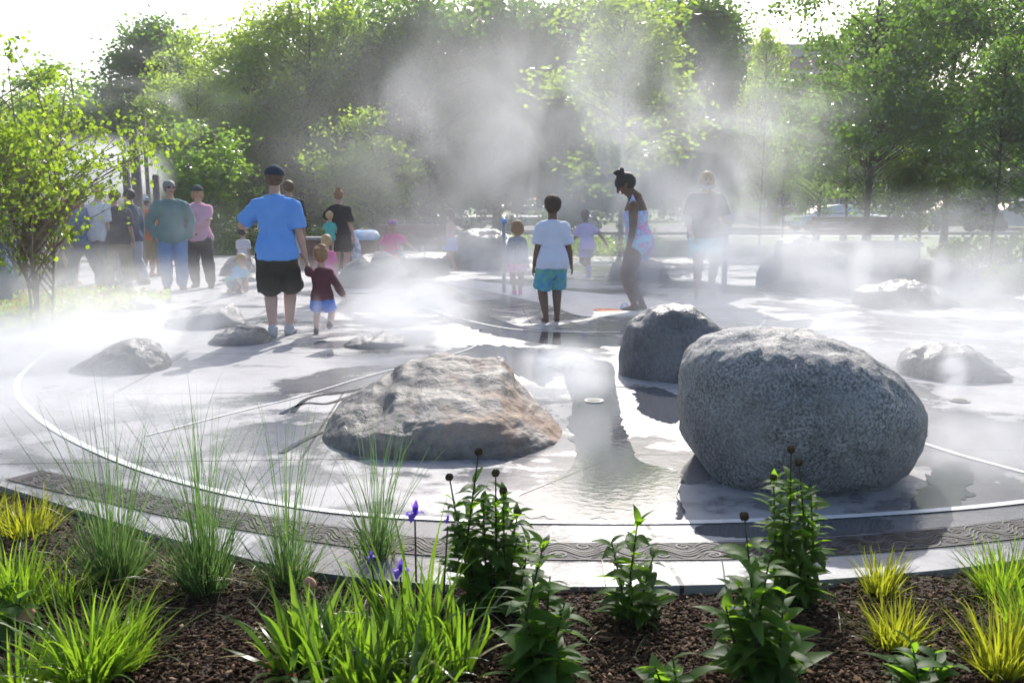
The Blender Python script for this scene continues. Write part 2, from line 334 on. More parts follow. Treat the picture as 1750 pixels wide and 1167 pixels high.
# wood-chip mulch
M_CHIP, _t, _b, _o = new_mat('mulch chips'); _ge = nd(_t, 'ShaderNodeNewGeometry')
_t.links.new(ramp(_t, _ge.outputs['Random Per Island'], [(0, (.014, .008, .004)), (.6, (.060, .032, .018)), (.93, (.13, .078, .048)), (1, (.28, .20, .14))]), _b.inputs['Base Color']); _b.inputs['Roughness'].default_value = .9; _b.inputs['Specular IOR Level'].default_value = .12
cv = []; cf = []; n = 0; tries = 0
while n < 28000 and tries < 140000:
    tries += 1
    px = rng.uniform(-150, 2000); py = rng.uniform(840, 1230); p = G(px, py)
    if py < interp(EDGE_PX, px) + 4: continue
    z = bed_z(p.x, p.y); L_ = (.006 + .022 * rng.random() ** 2) * (1.0 if rng.random() > .05 else 1.7); w = L_ * rng.uniform(.15, .55); h = rng.uniform(.001, .0035)
    M = Matrix.Translation((p.x, p.y, z + rng.uniform(.004, .022))) @ Matrix.Rotation(rng.uniform(0, 6.28), 4, 'Z') @ Matrix.Rotation(rng.normal(0, .45), 4, 'X') @ Matrix.Rotation(rng.normal(0, .35), 4, 'Y')
    for q in ((-L_ / 2, -w / 2 * .6, -h), (L_ / 2, -w / 2, -h), (L_ / 2 * .8, w / 2, -h), (-L_ / 2, w / 2, -h), (-L_ / 2, -w / 2, h), (L_ / 2 * .9, -w / 2 * .8, h), (L_ / 2, w / 2, h), (-L_ / 2 * .8, w / 2 * .7, h)): cv.append((M @ Vector(q))[:])
    b8 = n * 8; cf += [(b8, b8 + 3, b8 + 2, b8 + 1), (b8 + 4, b8 + 5, b8 + 6, b8 + 7), (b8, b8 + 1, b8 + 5, b8 + 4), (b8 + 1, b8 + 2, b8 + 6, b8 + 5), (b8 + 2, b8 + 3, b8 + 7, b8 + 6), (b8 + 3, b8, b8 + 4, b8 + 7)]; n += 1
o = mesh_obj('bark_mulch', cv, np.array(cf), M_CHIP, None, False); tag(o, 'dark brown bark mulch covering the planting bed', 'mulch', kind='stuff')
# ------------------------------------------------------------------ boulders
def granite(name, dark, light, speck=70, rust=None, wet=.35, rscale=2.2):
    m, t, b, o = new_mat(name); tc = nd(t, 'ShaderNodeTexCoord'); P = tc.outputs['Object']
    a = nd(t, 'ShaderNodeTexNoise', Scale=speck, Detail=3, Roughness=.7); t.links.new(P, a.inputs['Vector'])
    c = nd(t, 'ShaderNodeTexNoise', Scale=2.2, Detail=8, Roughness=.68, Distortion=.4); t.links.new(P, c.inputs['Vector'])
    b0 = ramp(t, a.outputs[0], [(.36, dark), (.5, tuple((x + y) / 2 for x, y in zip(dark, light))), (.62, light)])
    pm = nd(t, 'ShaderNodeTexNoise', Scale=3.4, Detail=7, Roughness=.7); t.links.new(P, pm.inputs['Vector']); pk = ramp(t, pm.outputs[0], [(.36, .0), (.62, .6)])
    bm_ = nd(t, 'ShaderNodeMix', _data_type='RGBA'); t.links.new(pk, bm_.inputs[0]); t.links.new(b0, bm_.inputs[6]); bm_.inputs[7].default_value = c4(tuple(.55 * x + .45 * y for x, y in zip(dark, light))); base = bm_.outputs[2]
    vn = nd(t, 'ShaderNodeTexVoronoi', _feature='DISTANCE_TO_EDGE', Scale=2.1); wv = nd(t, 'ShaderNodeTexNoise', Scale=3, Detail=5); t.links.new(P, wv.inputs['Vector']); wm = nd(t, 'ShaderNodeVectorMath', _operation='MULTIPLY_ADD'); t.links.new(wv.outputs['Color'], wm.inputs[0]); wm.inputs[1].default_value = (.6, .6, .6); t.links.new(P, wm.inputs[2]); t.links.new(wm.outputs[0], vn.inputs['Vector']); crk = ramp(t, vn.outputs[0], [(.0, 0.0), (.02, 1.0)])
    big = ramp(t, c.outputs[0], [(.3, .45), (.5, .9), (.7, 1.25)])
    mm = nd(t, 'ShaderNodeMix', _data_type='RGBA', _blend_type='MULTIPLY'); mm.inputs[0].default_value = 1; t.links.new(base, mm.inputs[6]); t.links.new(big, mm.inputs[7]); out = mm.outputs[2]
    if rust:
        r = nd(t, 'ShaderNodeTexNoise', Scale=rscale, Detail=5, Roughness=.6, Distortion=.8); t.links.new(P, r.inputs['Vector'])
        sx = nd(t, 'ShaderNodeSeparateXYZ'); t.links.new(P, sx.inputs[0]); g1 = nd(t, 'ShaderNodeMapRange'); t.links.new(sx.outputs[0], g1.inputs['Value']); g1.inputs['From Min'].default_value = -.4; g1.inputs['From Max'].default_value = .5; g1.inputs['To Min'].default_value = -.06; g1.inputs['To Max'].default_value = .09; ad = nd(t, 'ShaderNodeMath', _operation='ADD'); t.links.new(r.outputs[0], ad.inputs[0]); t.links.new(g1.outputs[0], ad.inputs[1]); mk = ramp(t, ad.outputs[0], [(.51, 0.0), (.66, .52)]); mx = nd(t, 'ShaderNodeMix', _data_type='RGBA'); t.links.new(mk, mx.inputs[0]); t.links.new(out, mx.inputs[6]); mx.inputs[7].default_value = c4(rust); out = mx.outputs[2]
    t.links.new(out, b.inputs['Base Color'])
    t.links.new(ramp(t, c.outputs[0], [(.35, wet), (.65, min(.9, wet + .35))]), b.inputs['Roughness']); b.inputs['Specular IOR Level'].default_value = .45
    f = nd(t, 'ShaderNodeTexNoise', Scale=14, Detail=8, Roughness=.65); t.links.new(P, f.inputs['Vector'])
    bp0 = nd(t, 'ShaderNodeBump', Strength=.35, Distance=.015); t.links.new(crk, bp0.inputs['Height'])
    bp = nd(t, 'ShaderNodeBump', Strength=.8, Distance=.035); t.links.new(bp0.outputs[0], bp.inputs['Normal']); t.links.new(f.outputs[0], bp.inputs['Height'])
    bp2 = nd(t, 'ShaderNodeBump', Strength=.25, Distance=.006); t.links.new(a.outputs[0], bp2.inputs['Height']); t.links.new(bp.outputs[0], bp2.inputs['Normal']); t.links.new(bp2.outputs[0], b.inputs['Normal'])
    return m
MR_BIG = granite('pale speckled granite', (.055, .055, .058), (.50, .495, .49), 74, None, .5)
MR_GREY = granite('grey rock', (.12, .12, .128), (.23, .23, .238), 34, None, .3)
MR_BROWN = granite('brown banded rock', (.16, .15, .14), (.30, .275, .25), 22, (.36, .20, .105), .45, 2.2)
MR_WET = granite('wet dark rock', (.05, .05, .052), (.19, .19, .195), 34, None, .18)
S_ROUND = [(.24, -.06), (.10, .16), (.015, .45), (.05, .76), (.2, .94), (.45, 1), (.75, .93), (.96, .6), (1, .3), (.92, -.06)]
S_SLOPE = [(.0, -.08), (.015, .25), (.05, .42), (.12, .52), (.35, .70), (.62, .92), (.78, 1), (.92, .86), (1, .4), (1, -.08)]
S_WEDGE = [(.02, -.08), (.0, .3), (.06, .62), (.16, .86), (.3, .97), (.5, 1), (.78, .82), (.96, .4), (1, -.08)]
S_DOME = [(.0, -.1), (.06, .35), (.18, .68), (.38, .95), (.55, 1), (.75, .85), (.93, .45), (1, -.1)]
S_FLAT = [(.0, -.2), (.02, .45), (.08, .8), (.3, .95), (.6, 1), (.9, .9), (1, .4), (1, -.2)]
def rock(label, prof, pyb, depth, section, m, amp=.05, seed=0, bot=None, strata=0, NU=90, NV=56, fine=1.0, name='boulder', ridged=0, facet=.5):
    xs = [p[0] for p in prof]; l, r = xs[0], xs[-1]; mid = (l + r) / 2
    yf = G(mid, pyb).y; yc = yf + depth / 2
    sp = spline(section, NV); ridge = sp[int(np.argmax(sp[:, 1])), 0]
    size = (gx(r, yc) - gx(l, yc)); V = np.zeros((NU, NV, 3))
    for i in range(NU):
        u = -math.cos(math.pi * i / (NU - 1)); px = mid + u * (r - l) / 2
        d = depth * max(.03, 1 - abs(u) ** 2.6) ** .62
        ytop = yc - d / 2 + ridge * d; py = interp(prof, px)
        top = AT(px, py, ytop).z; x = AT(px, py, ytop).x
        zb = 0.0
        if bot:
            zb = max(0, AT(px, interp(bot, px), yc - d / 2 + .08 * d).z)
        top = max(top, zb + .02)
        V[i, :, 0] = x; V[i, :, 1] = yc - d / 2 + sp[:, 0] * d; V[i, :, 2] = zb + (top - zb) * sp[:, 1] - (.03 if not bot else 0)
    # smooth along the length, then displace along the normals
    for _ in range(2): V[1:-1] = .25 * V[:-2] + .5 * V[1:-1] + .25 * V[2:]
    du = np.gradient(V, axis=0); dv = np.gradient(V, axis=1); N = np.cross(du, dv); N /= np.linalg.norm(N, axis=2)[:, :, None] + 1e-9
    if (N[NU // 2, NV // 2, 2] < 0): N = -N
    for i in range(NU):
        for j in range(NV):
            q = Vector(V[i, j]) / size * 2.0 + Vector((seed * 7.3, seed * 3.1, 0))
            k = .6 * mnoise.fractal(q * 1.5, 1.0, 2.0, 3) + fine * .28 * mnoise.fractal(q * 6, .9, 2.0, 4)
            if ridged: k += ridged * (mnoise.ridged_multi_fractal(q * 1.6, .9, 2.1, 4, 1, 2) - 1.2) * .35
            if strata: k += strata * (mnoise.noise(Vector((q.x * 1.2, q.y * 1.2, q.z * 9))) * .5 + mnoise.noise(Vector((q.x * 2, q.y * 3, q.z * 22))) * .25)
            if facet:
                dd, pp = mnoise.voronoi(q * 1.3); k += facet * (dd[1] - dd[0] - .3) * .9; dd, pp = mnoise.voronoi(q * 3.1); k += facet * (dd[1] - dd[0] - .3) * .35
            e = min(1, 4 * min(i, NU - 1 - i) / NU)
            V[i, j] += N[i, j] * amp * size * k * (0.25 + .75 * e)
    c = np.array([gx(mid, yc), yc, 0]); V -= c; Fs = []
    for i in range(NU - 1):
        for j in range(NV - 1): Fs.append((i * NV + j, (i + 1) * NV + j, (i + 1) * NV + j + 1, i * NV + j + 1))
    Fs.append(tuple(range(NV))); Fs.append(tuple((NU - 1) * NV + j for j in reversed(range(NV))))
    for i in range(NU - 1): Fs.append((i * NV, i * NV + NV - 1, (i + 1) * NV + NV - 1, (i + 1) * NV))
    o = mesh_obj(name, V.reshape(-1, 3), Fs, m); o.location = c; tag(o, label, 'boulder', 'boulders on the plaza'); return o
BIG_T = [(1163, 650), (1166, 622), (1180, 598), (1210, 577), (1260, 566), (1330, 565), (1400, 573), (1460, 592), (1510, 620), (1550, 660), (1572, 700), (1578, 740)]
BIG_B = [(1163, 652), (1168, 704), (1180, 752), (1200, 796), (1226, 830), (1260, 858), (1305, 876), (1400, 874), (1480, 850), (1540, 812), (1578, 748)]
rock('largest boulder, pale speckled granite, rounded, standing in its own shadow at right', BIG_T, 868, 1.2, S_ROUND, MR_BIG, .024, 1, BIG_B, NU=200, NV=130, fine=1.3, ridged=.55, facet=.35)
rock('grey angular boulder half hidden behind the largest granite boulder', [(1056, 640), (1060, 585), (1074, 542), (1106, 518), (1150, 511), (1184, 514), (1216, 540), (1250, 568), (1300, 625)], 655, .85, S_WEDGE, MR_GREY, .028, 2, NU=120, NV=80, ridged=.7, facet=1.6)
rock('brown and grey rust-streaked boulder with a sloping top, behind the flower seed heads', [(554, 735), (562, 706), (590, 672), (630, 646), (668, 630), (692, 607), (740, 598), (800, 600), (858, 603), (880, 630), (905, 660), (940, 700), (960, 722), (967, 755)], 787, 1.25, S_SLOPE, MR_BROWN, .02, 3, strata=.9, NU=200, NV=130, ridged=.5, facet=1.3, fine=1.5)
rock('low wedge-shaped wet grey boulder alone on the left paving', [(112, 634), (140, 612), (190, 583), (230, 572), (262, 580), (282, 604), (288, 630)], 643, .75, S_DOME, MR_WET, .04, 4, ridged=.6)
rock('flat-topped grey slab rock at left behind the wedge boulder', [(283, 556), (290, 538), (340, 522), (390, 516), (402, 528), (418, 548)], 563, .8, S_FLAT, MR_GREY, .03, 5, strata=.3)
rock('low rough wet rock beside the man in grey shoes', [(352, 585), (375, 562), (410, 553), (445, 556), (462, 575), (466, 588)], 592, .7, S_DOME, MR_WET, .05, 6)
rock('flattest rock lying right of the toddler', [(582, 588), (610, 572), (650, 567), (690, 574), (704, 588)], 597, .6, S_FLAT, MR_WET, .04, 7)
rock('pale broad humped boulder behind the toddler', [(572, 480), (590, 452), (620, 434), (655, 427), (680, 440), (698, 470), (704, 488)], 494, 1.3, S_DOME, MR_GREY, .04, 8)
rock('flat slab boulder with water running over its top', [(678, 440), (690, 432), (730, 428), (764, 430), (768, 455)], 474, 1.1, S_FLAT, MR_WET, .025, 9)
rock('dark rounded boulder behind the water-topped slab', [(692, 430), (704, 408), (735, 398), (768, 400), (780, 430)], 440, 1.2, S_ROUND, MR_WET, .04, 10)
rock('wide dark boulder behind the girl in the purple skirt', [(755, 452), (765, 412), (800, 390), (850, 388), (890, 410), (908, 455)], 462, 1.6, S_DOME, MR_WET, .05, 11)
rock('low wet rock in front of the water-topped slab', [(702, 508), (720, 492), (760, 488), (790, 498), (800, 512)], 518, .8, S_FLAT, MR_WET, .04, 12)
rock('large misty grey boulder at right with a peaked left shoulder', [(1292, 480), (1308, 438), (1335, 404), (1365, 398), (1400, 412), (1440, 432), (1470, 455), (1478, 490)], 503, 1.6, S_DOME, MR_GREY, .04, 13, ridged=.5)
rock('craggy low slab in front of the right misty boulder', [(1456, 512), (1462, 490), (1500, 480), (1560, 476), (1590, 490), (1622, 510), (1634, 522)], 527, 1.1, S_FLAT, MR_WET, .06, 14, fine=1.6)
rock('long grey slab behind the craggy slab', [(1522, 472), (1540, 458), (1600, 450), (1660, 452), (1700, 470)], 486, 1.4, S_FLAT, MR_GREY, .04, 15)
rock('low wet boulder at the right beyond the largest boulder', [(1538, 612), (1560, 588), (1600, 578), (1650, 580), (1690, 605), (1732, 640)], 656, .9, S_DOME, MR_WET, .045, 16, ridged=.5)
rock('rock cut by the right picture edge', [(1730, 526), (1740, 506), (1770, 498), (1810, 520)], 532, .8, S_DOME, MR_WET, .04, 17)
rock('pale flat-topped rock behind the girl in the swimsuit', [(1040, 466), (1048, 446), (1080, 440), (1130, 446), (1146, 472)], 484, 1.2, S_FLAT, MR_GREY, .03, 18)
rock('small rock beside the crouching child', [(376, 462), (390, 440), (415, 432), (440, 445), (446, 465)], 472, 1.0, S_DOME, MR_GREY, .05, 19)
rock('low dark rock in front of the crouching child', [(372, 478), (400, 466), (440, 464), (470, 476)], 482, .8, S_FLAT, MR_WET, .05, 20)
rock('flat half-buried stone at the edge of the yellow flowers', [(190, 526), (205, 508), (240, 504), (272, 512), (286, 524)], 530, .7, S_FLAT, MR_GREY, .05, 21)
# ------------------------------------------------------------------ trees
M_BARK = mat('bark', (.06, .05, .042), (.12, .105, .09), 12, .9, .5, 40)
M_BARKP = mat('pale peeling bark', (.20, .15, .11), (.34, .28, .22), 10, .85, .5, 30)
LF_DARK = leaf_mat('dark green leaves', (.022, .050, .014), (.06, .11, .028), (.22, .42, .035), .53, .09, .28)
LF_MID = leaf_mat('mid green leaves', (.04, .08, .016), (.11, .17, .03), (.38, .66, .045), .58, .08, .3)
LF_YEL = leaf_mat('yellow green leaves', (.06, .095, .018), (.14, .195, .035), (.56, .80, .06), .58, .08, .3)
LF_BRIGHT = leaf_mat('bright young leaves', (.045, .09, .012), (.09, .16, .022), (.42, .62, .035), .58)
def leaf_quads(C, L, W, rng, droop=.2):
    n = len(C); d = rng.normal(size=(n, 3)); d[:, 2] -= droop; d /= np.linalg.norm(d, axis=1)[:, None]
    q = rng.normal(size=(n, 3)); s = np.cross(d, q); s /= np.linalg.norm(s, axis=1)[:, None]; nn = np.cross(d, s)
    l = (L * rng.uniform(.65, 1.3, n))[:, None]; w = (W * rng.uniform(.7, 1.3, n))[:, None]
    V = np.stack([C, C + d * l * .45 + s * w + nn * w * .25, C + d * l, C + d * l * .45 - s * w + nn * w * .25], 1).reshape(-1, 3)
    return V, np.arange(4 * n).reshape(n, 4)
def make_tree(seed, H, crown_r, crown_z0, trunk_r, ncl, nleaf, L, W, spread, gate=.0, stems=1, lean=0.0, taper=.75, nscale=.55, fork=.35, core=.45, top_pinch=1.0):
    """returns trunk tubes and leaf quads; crown = leaf clumps spread through an uneven volume, each carried by its own limb"""
    rng = np.random.default_rng(seed); r = random.Random(seed); tr = Geo(); CL = []
    axis = []
    for st in range(stems):
        a = rng.uniform(0, 6.28); off = .12 * (stems > 1); ln = lean if stems == 1 else .10 * H
        P = [Vector((off * math.cos(a) + ln * math.cos(a) * t ** 1.3 + .12 * H * .12 * mnoise.noise(Vector((t * 3, seed + st, 0))), off * math.sin(a) + ln * math.sin(a) * t ** 1.3 + .12 * H * .12 * mnoise.noise(Vector((t * 3, seed + st, 9))), -.1 + t * H * (.93 if stems < 4 else .74))) for t in np.linspace(0, 1, 9)]
        tr.tube(P, [trunk_r * (1.25 if i == 0 else 1) * (1 - taper * i / 8) / (1 if stems == 1 else 1.5) for i in range(9)], n=8, cap=0); axis.append(P)
    tries = 0
    while len(CL) < ncl and tries < ncl * 60:
        tries += 1
        d = rng.normal(size=3); d /= np.linalg.norm(d); rr = rng.uniform(core ** 3, 1) ** (1 / 3)
        zc = (crown_z0 + H) / 2; hz = (H - crown_z0) / 2
        q = d * rr; k = 1.0 + .55 * mnoise.noise(Vector(d) * 1.7 + Vector((seed * 1.37, 0, 0))) + .25 * mnoise.noise(Vector(d) * 4 + Vector((0, seed, 0)))
        wid = crown_r * k * (1 - (1 - 1 / top_pinch) * max(0, q[2])) if top_pinch > 1 else crown_r * k
        p = Vector((q[0] * wid, q[1] * wid, zc + q[2] * hz * (1 if q[2] > 0 else 1) * (.85 + .15 * k)))
        if mnoise.noise(p * nscale + Vector((0, 0, seed * 5.1))) < gate: continue
        CL.append(p)
    allc = []
    for p in CL:
        ax = axis[r.randrange(stems)]; t = max(.12, min(.93, (p.z - .35 * math.hypot(p.x, p.y) - fork * r.random()) / H / .93)); k = t * 8; i = min(7, int(k)); b = ax[i].lerp(ax[i + 1], k - i)
        m = b.lerp(p, .5) + Vector((0, 0, .10 * (p - b).length)); th = max(.012, trunk_r * .16 * (1 - t * .6))
        tr.tube([b, b.lerp(m, .5) + Vector((0, 0, .02)), m, p], [th, th * .8, th * .6, th * .25], n=5, cap=0)
        n = max(3, int(nleaf * r.uniform(.5, 1.5))); sp = spread * r.uniform(.6, 1.35)
        o = rng.normal(size=(n, 3)) * np.array([sp, sp, sp * .62]); allc.append(o + np.array(p))
    V, Fl = leaf_quads(np.concatenate(allc), L, W, rng)
    return tr, V, Fl
PROTO = {}
def proto(key, *a, **k):
    PROTO[key] = make_tree(*a, **k)
def mesh_data(key):
    tr, V, Fl = PROTO[key]
    if not hasattr(mesh_data, 'c'): mesh_data.c = {}
    if key not in mesh_data.c:
        a = tr.build('trunk', M_BARK); b = mesh_obj('crown', V, Fl, LF_MID, None, False); mesh_data.c[key] = (a.data, b.data)
        bpy.data.objects.remove(a); bpy.data.objects.remove(b)
    return mesh_data.c[key]
def tree(key, px, Y, h, lab, leafm, rz=0, wide=1.0, bark=None, group='trees behind the plaza', name='tree', z=-.07, cat='tree'):
    td, cd = mesh_data(key); H0 = max(v[2] for v in PROTO[key][1][::50]); s = h / H0
    t = thing(name, lab, cat, (gx(px, Y), Y, z), rz, group); t.scale = (s * wide, s * wide, s)
    for nm, d, m in (('trunk', td, bark or M_BARK), ('crown', cd, leafm)):
        o = bpy.data.objects.new(nm, d); COL.objects.link(o); o.parent = t
        o.material_slots[0].link = 'OBJECT'; o.material_slots[0].material = m
    return t
def top(px, py, Y): return AT(px, py, Y).z + .07
proto('dense', 11, 11, 3.9, .5, .24, 230, 125, .22, .085, .55, gate=-.25)
proto('dense2', 12, 11, 3.5, .6, .22, 220, 125, .22, .085, .52, gate=-.22)
proto('loose', 13, 10, 3.6, .4, .20, 260, 85, .19, .07, .42, gate=-.12, stems=3, core=.3)
proto('loose2', 14, 10, 3.2, .5, .17, 250, 85, .18, .065, .38, gate=-.10, stems=2, core=.3)
proto('young', 27, 6, 1.5, 1.0, .07, 140, 75, .14, .055, .25, gate=-.15, core=.2)
proto('slim', 16, 7, 1.35, 1.8, .06, 130, 55, .125, .048, .22, gate=-.1, core=.15)
proto('airy', 17, 8, 2.9, 1.5, .10, 230, 62, .125, .05, .27, gate=.0, core=.25, stems=1)
proto('birch', 18, 3.6, 1.15, .55, .024, 150, 28, .054, .026, .13, gate=-.02, stems=4, core=.2)
proto('spire', 19, 12, 2.6, 1.0, .22, 230, 120, .20, .08, .45, gate=-.3, top_pinch=2.2)
T = tree
T('loose', 80, 44, top(90, 150, 44), 'hazy pale tree far behind the crowd at left', LF_MID, .4, 1.0)
T('young', 150, 40, top(150, 110, 40), 'small pointed hazy tree at left between taller trees', LF_MID, 1.0, 1.5)
T('loose2', 205, 46, top(205, 140, 46), 'hazy grey green tree behind the wooden posts', LF_MID, 2.2, 1.0)
T('spire', 300, 42, top(300, 28, 42), 'tall dark dense tree rising above the wooden posts', LF_DARK, .7, 1.15)
T('loose', 430, 37, top(440, 40, 37), 'yellowish loose tree above the man in blue', LF_YEL, 1.9, 1.0)
T('loose2', 345, 33, top(345, 110, 33), 'yellow green lower tree beside the tall dark tree', LF_YEL, 0.3, .95)
T('loose2', 530, 38, top(545, -20, 38), 'tall airy tree with dark bare-looking stems showing sky', LF_YEL, 3.0, 1.05)
T('loose', 620, 41, top(620, -30, 41), 'tall loose tree with many upright limbs, left of the densest trees', LF_MID, 4.1, .9)
T('young', 640, 30, top(640, 185, 30), 'small light green understory tree behind the woman in black', LF_YEL, 2.0, 1.25)
T('young', 360, 28, top(360, 205, 28), 'rounded light green understory tree right of the posts', LF_MID, .2, 1.35)
T('dense', 735, 38, top(735, -22, 38), 'dense leafy tree left of the rising steam', LF_DARK, 0.9, 1.0)
T('dense2', 850, 41, top(850, -28, 41), 'dense dark tree straight behind the steam', LF_DARK, 2.0, 1.1)
T('dense', 960, 43, top(960, -28, 43), 'dense tree veiled by the thickest steam', LF_DARK, 3.3, 1.0)
T('slim', 1058, 26, top(1058, -15, 26), 'bright sunlit slender tree glowing through the steam', LF_BRIGHT, .5, 1.45)
T('dense2', 1075, 42, top(1075, -25, 42), 'dense tree behind the bright slender one', LF_DARK, 4.3, 1.0)
T('spire', 1185, 37, top(1185, -24, 37), 'tall dark tree ending the dense row at right', LF_DARK, 5.0, 1.25)
T('dense2', 500, 46, top(500, 110, 46), 'dark tree filling the gap behind the airy trees', LF_DARK, 1.2, 1.3)
T('dense', 645, 48, top(645, 60, 48), 'dark tree behind the upright limbed tree', LF_DARK, 5.2, 1.1)
T('slim', 1292, 30, top(1292, 45, 30), 'slim sparse tree against the sky by the brick building', LF_YEL, 1.1, .6)
T('airy', 1330, 34, top(1330, 215, 34), 'hazy airy tree below the brick building roof', LF_MID, 2.2, .9)
T('airy', 1472, 22, top(1480, -40, 22), 'airy tree with a straight trunk behind the long bench', LF_DARK, .6, .95)
T('airy', 1600, 27, top(1600, -60, 27), 'spreading airy tree right of the straight trunked one', LF_DARK, 3.5, 1.0)
T('airy', 1390, 31, top(1400, 150, 31), 'airy tree with pale glinting leaves left of the bench trees', LF_MID, 5.0, .85)
T('airy', 1745, 19, top(1745, -80, 19), 'dark leafy tree cut by the right picture edge', LF_DARK, 1.4, 1.0)
T('slim', 1685, 17, top(1685, 60, 17), 'slender dark tree just left of the right edge', LF_DARK, .9, .95)
T('young', 1560, 25, top(1560, 170, 25), 'small bushy tree behind the right end of the bench', LF_BRIGHT, .9, 1.0)
T('slim', 1435, 24, top(1435, 120, 24), 'slender sapling left of the straight trunk', LF_MID, 3.9, 1.1)
T('birch', 72, 11.2, top(60, 100, 11.2), 'near multi-stemmed young birch with bright leaves at the left edge', LF_BRIGHT, .4, .95, M_BARKP, 'near trees', 'birch_tree', 0, 'tree')
T('birch', -40, 10.0, top(-40, 110, 10.0), 'bright leafy birch mostly cut by the left picture edge', LF_BRIGHT, 2.4, .9, M_BARKP, 'near trees', 'birch_tree', 0, 'tree')
T('slim', 590, 50, top(590, 150, 50), 'far dark slender tree behind the woman in black', LF_DARK, 0, 2.2)
T('dense', 1240, 60, top(1240, 190, 60), 'far tree low behind the dense row', LF_DARK, 0, 1.0)
T('dense2', -80, 50, top(-80, 140, 50), 'hazy tree far beyond the left picture edge', LF_MID, 0, 1.0)
T('loose', 1700, 60, top(1700, 200, 60), 'far tree behind the white house', LF_DARK, 2, 1.0)
# far wood closing the view beyond the street
rng = np.random.default_rng(99); nC = 260; cx = rng.uniform(-62, 62, nC); czz = rng.uniform(.3, 1, nC) ** .8; hh_ = 6.0 + 2.0 * np.sin(cx * .21) + 1.2 * np.sin(cx * .57 + 1)
C = np.concatenate([np.c_[np.full(100, cx[i]) + rng.normal(0, 1.3, 100), np.full(100, 90.0) + rng.normal(0, 1.5, 100), np.clip(czz[i] * hh_[i] + rng.normal(0, .9, 100), -.05, 12)] for i in range(nC)])
V, Fl = leaf_quads(C, .62, .26, rng); o = mesh_obj('far_wood', V, Fl, LF_DARK, None, False); tag(o, 'dark line of far trees beyond the street', 'wood', kind='stuff')
# shrubs at the right, yellow ground cover at the left
def shrub(px, py, w, h, lab, m, seed, name='shrub', L=.09, W=.03, n=900, cat='shrub', z=0):
    p = G(px, py); rng = np.random.default_rng(seed); d = rng.normal(size=(n, 3)); d /= np.linalg.norm(d, axis=1)[:, None]
    d *= rng.uniform(.5, 1, n)[:, None]; C = d * np.array([w / 2, w / 2.4, h / 2]) + np.array([0, 0, h * .52]); C[:, 2] = np.maximum(C[:, 2], .03)
    C += .06 * np.sin(C[:, [1, 2, 0]] * 9); V, Fl = leaf_quads(C, L, W, rng); t = thing(name, lab, cat, (p.x, p.y, z), 0, 'shrubs by the lawn')
    mesh_obj('foliage', V, Fl, m, t, False); st = Geo()
    for k in range(6): a = rng.uniform(0, 6.28); st.tube([(0, 0, -.05), (.2 * w * math.cos(a), .2 * w * math.sin(a), h * .55)], [.012, .006], n=5, cap=0)
    st.build('stem', M_BARK, t)
for a in [(1665, 458, 1.6, .75, 'leafy shrub with pale flecks under the right trees', LF_MID, 41), (1735, 462, 1.5, .8, 'shrub at the right picture edge', LF_MID, 42), (1620, 446, 1.0, .4, 'low yellowish clump left of the leafy shrubs', LF_YEL, 43), (880, 432, 1.5, .55, 'low bush behind the small girl', LF_YEL, 44), (1010, 440, 2.0, .6, 'low hedge bush behind the child in lilac', LF_YEL, 45), (1105, 436, 1.4, .5, 'low bush behind the girl in the swimsuit', LF_MID, 46), (560, 430, 1.3, .8, 'shrub behind the woman in black', LF_MID, 47), (400, 430, 1.6, .9, 'shrub left of the man in blue', LF_MID, 48), (1740, 500, 1.2, .45, 'low bush by the rock at the right edge', LF_YEL, 49)]: shrub(*a)
# yellow-flowered ground cover under the near birch
rng = np.random.default_rng(8); out = spline([G(*p)[:2] for p in [(-120, 560), (-60, 520), (20, 503), (120, 500), (220, 507), (290, 512), (270, 525), (180, 540), (90, 556), (-20, 575)]], 60, True)
V = []; 
def inside(p, poly):
    x, y = p; c = False; n = len(poly)
    for i in range(n):
        a, b = poly[i], poly[i - 1]
        if (a[1] > y) != (b[1] > y) and x < (b[0] - a[0]) * (y - a[1]) / (b[1] - a[1]) + a[0]: c = not c
    return c
lo, hi = out.min(0), out.max(0); pts = rng.uniform(lo, hi, (9000, 2)); pts = np.array([p for p in pts if inside(p, out)])
C = np.c_[pts, rng.uniform(.0, .13, len(pts)) ** 1.0]; Vq, Fq = leaf_quads(C, .06, .02, rng, -.5)
o = sheet('flower_bed', out, .012, M_SOIL, .012); tag(o, 'soil bed under the yellow ground cover at left', 'flower bed', kind='structure')
o = mesh_obj('ground_cover', Vq, Fq, LF_YEL, None, False); tag(o, 'low yellow green ground cover under the near birch', 'ground cover', kind='stuff')
M_PETAL = leaf_mat('orange petals', (.7, .28, .02), (.85, .45, .03), (.9, .45, .05), .4, .02)
k = rng.choice(len(pts), 900); C = np.c_[pts[k], rng.uniform(.11, .16, 900)]; Vq, Fq = leaf_quads(C, .03, .014, rng, -.5)
o = mesh_obj('ground_cover_flowers', Vq, Fq, M_PETAL, None, False); tag(o, 'tiny orange yellow flowers dotting the ground cover', 'flowers', kind='stuff')
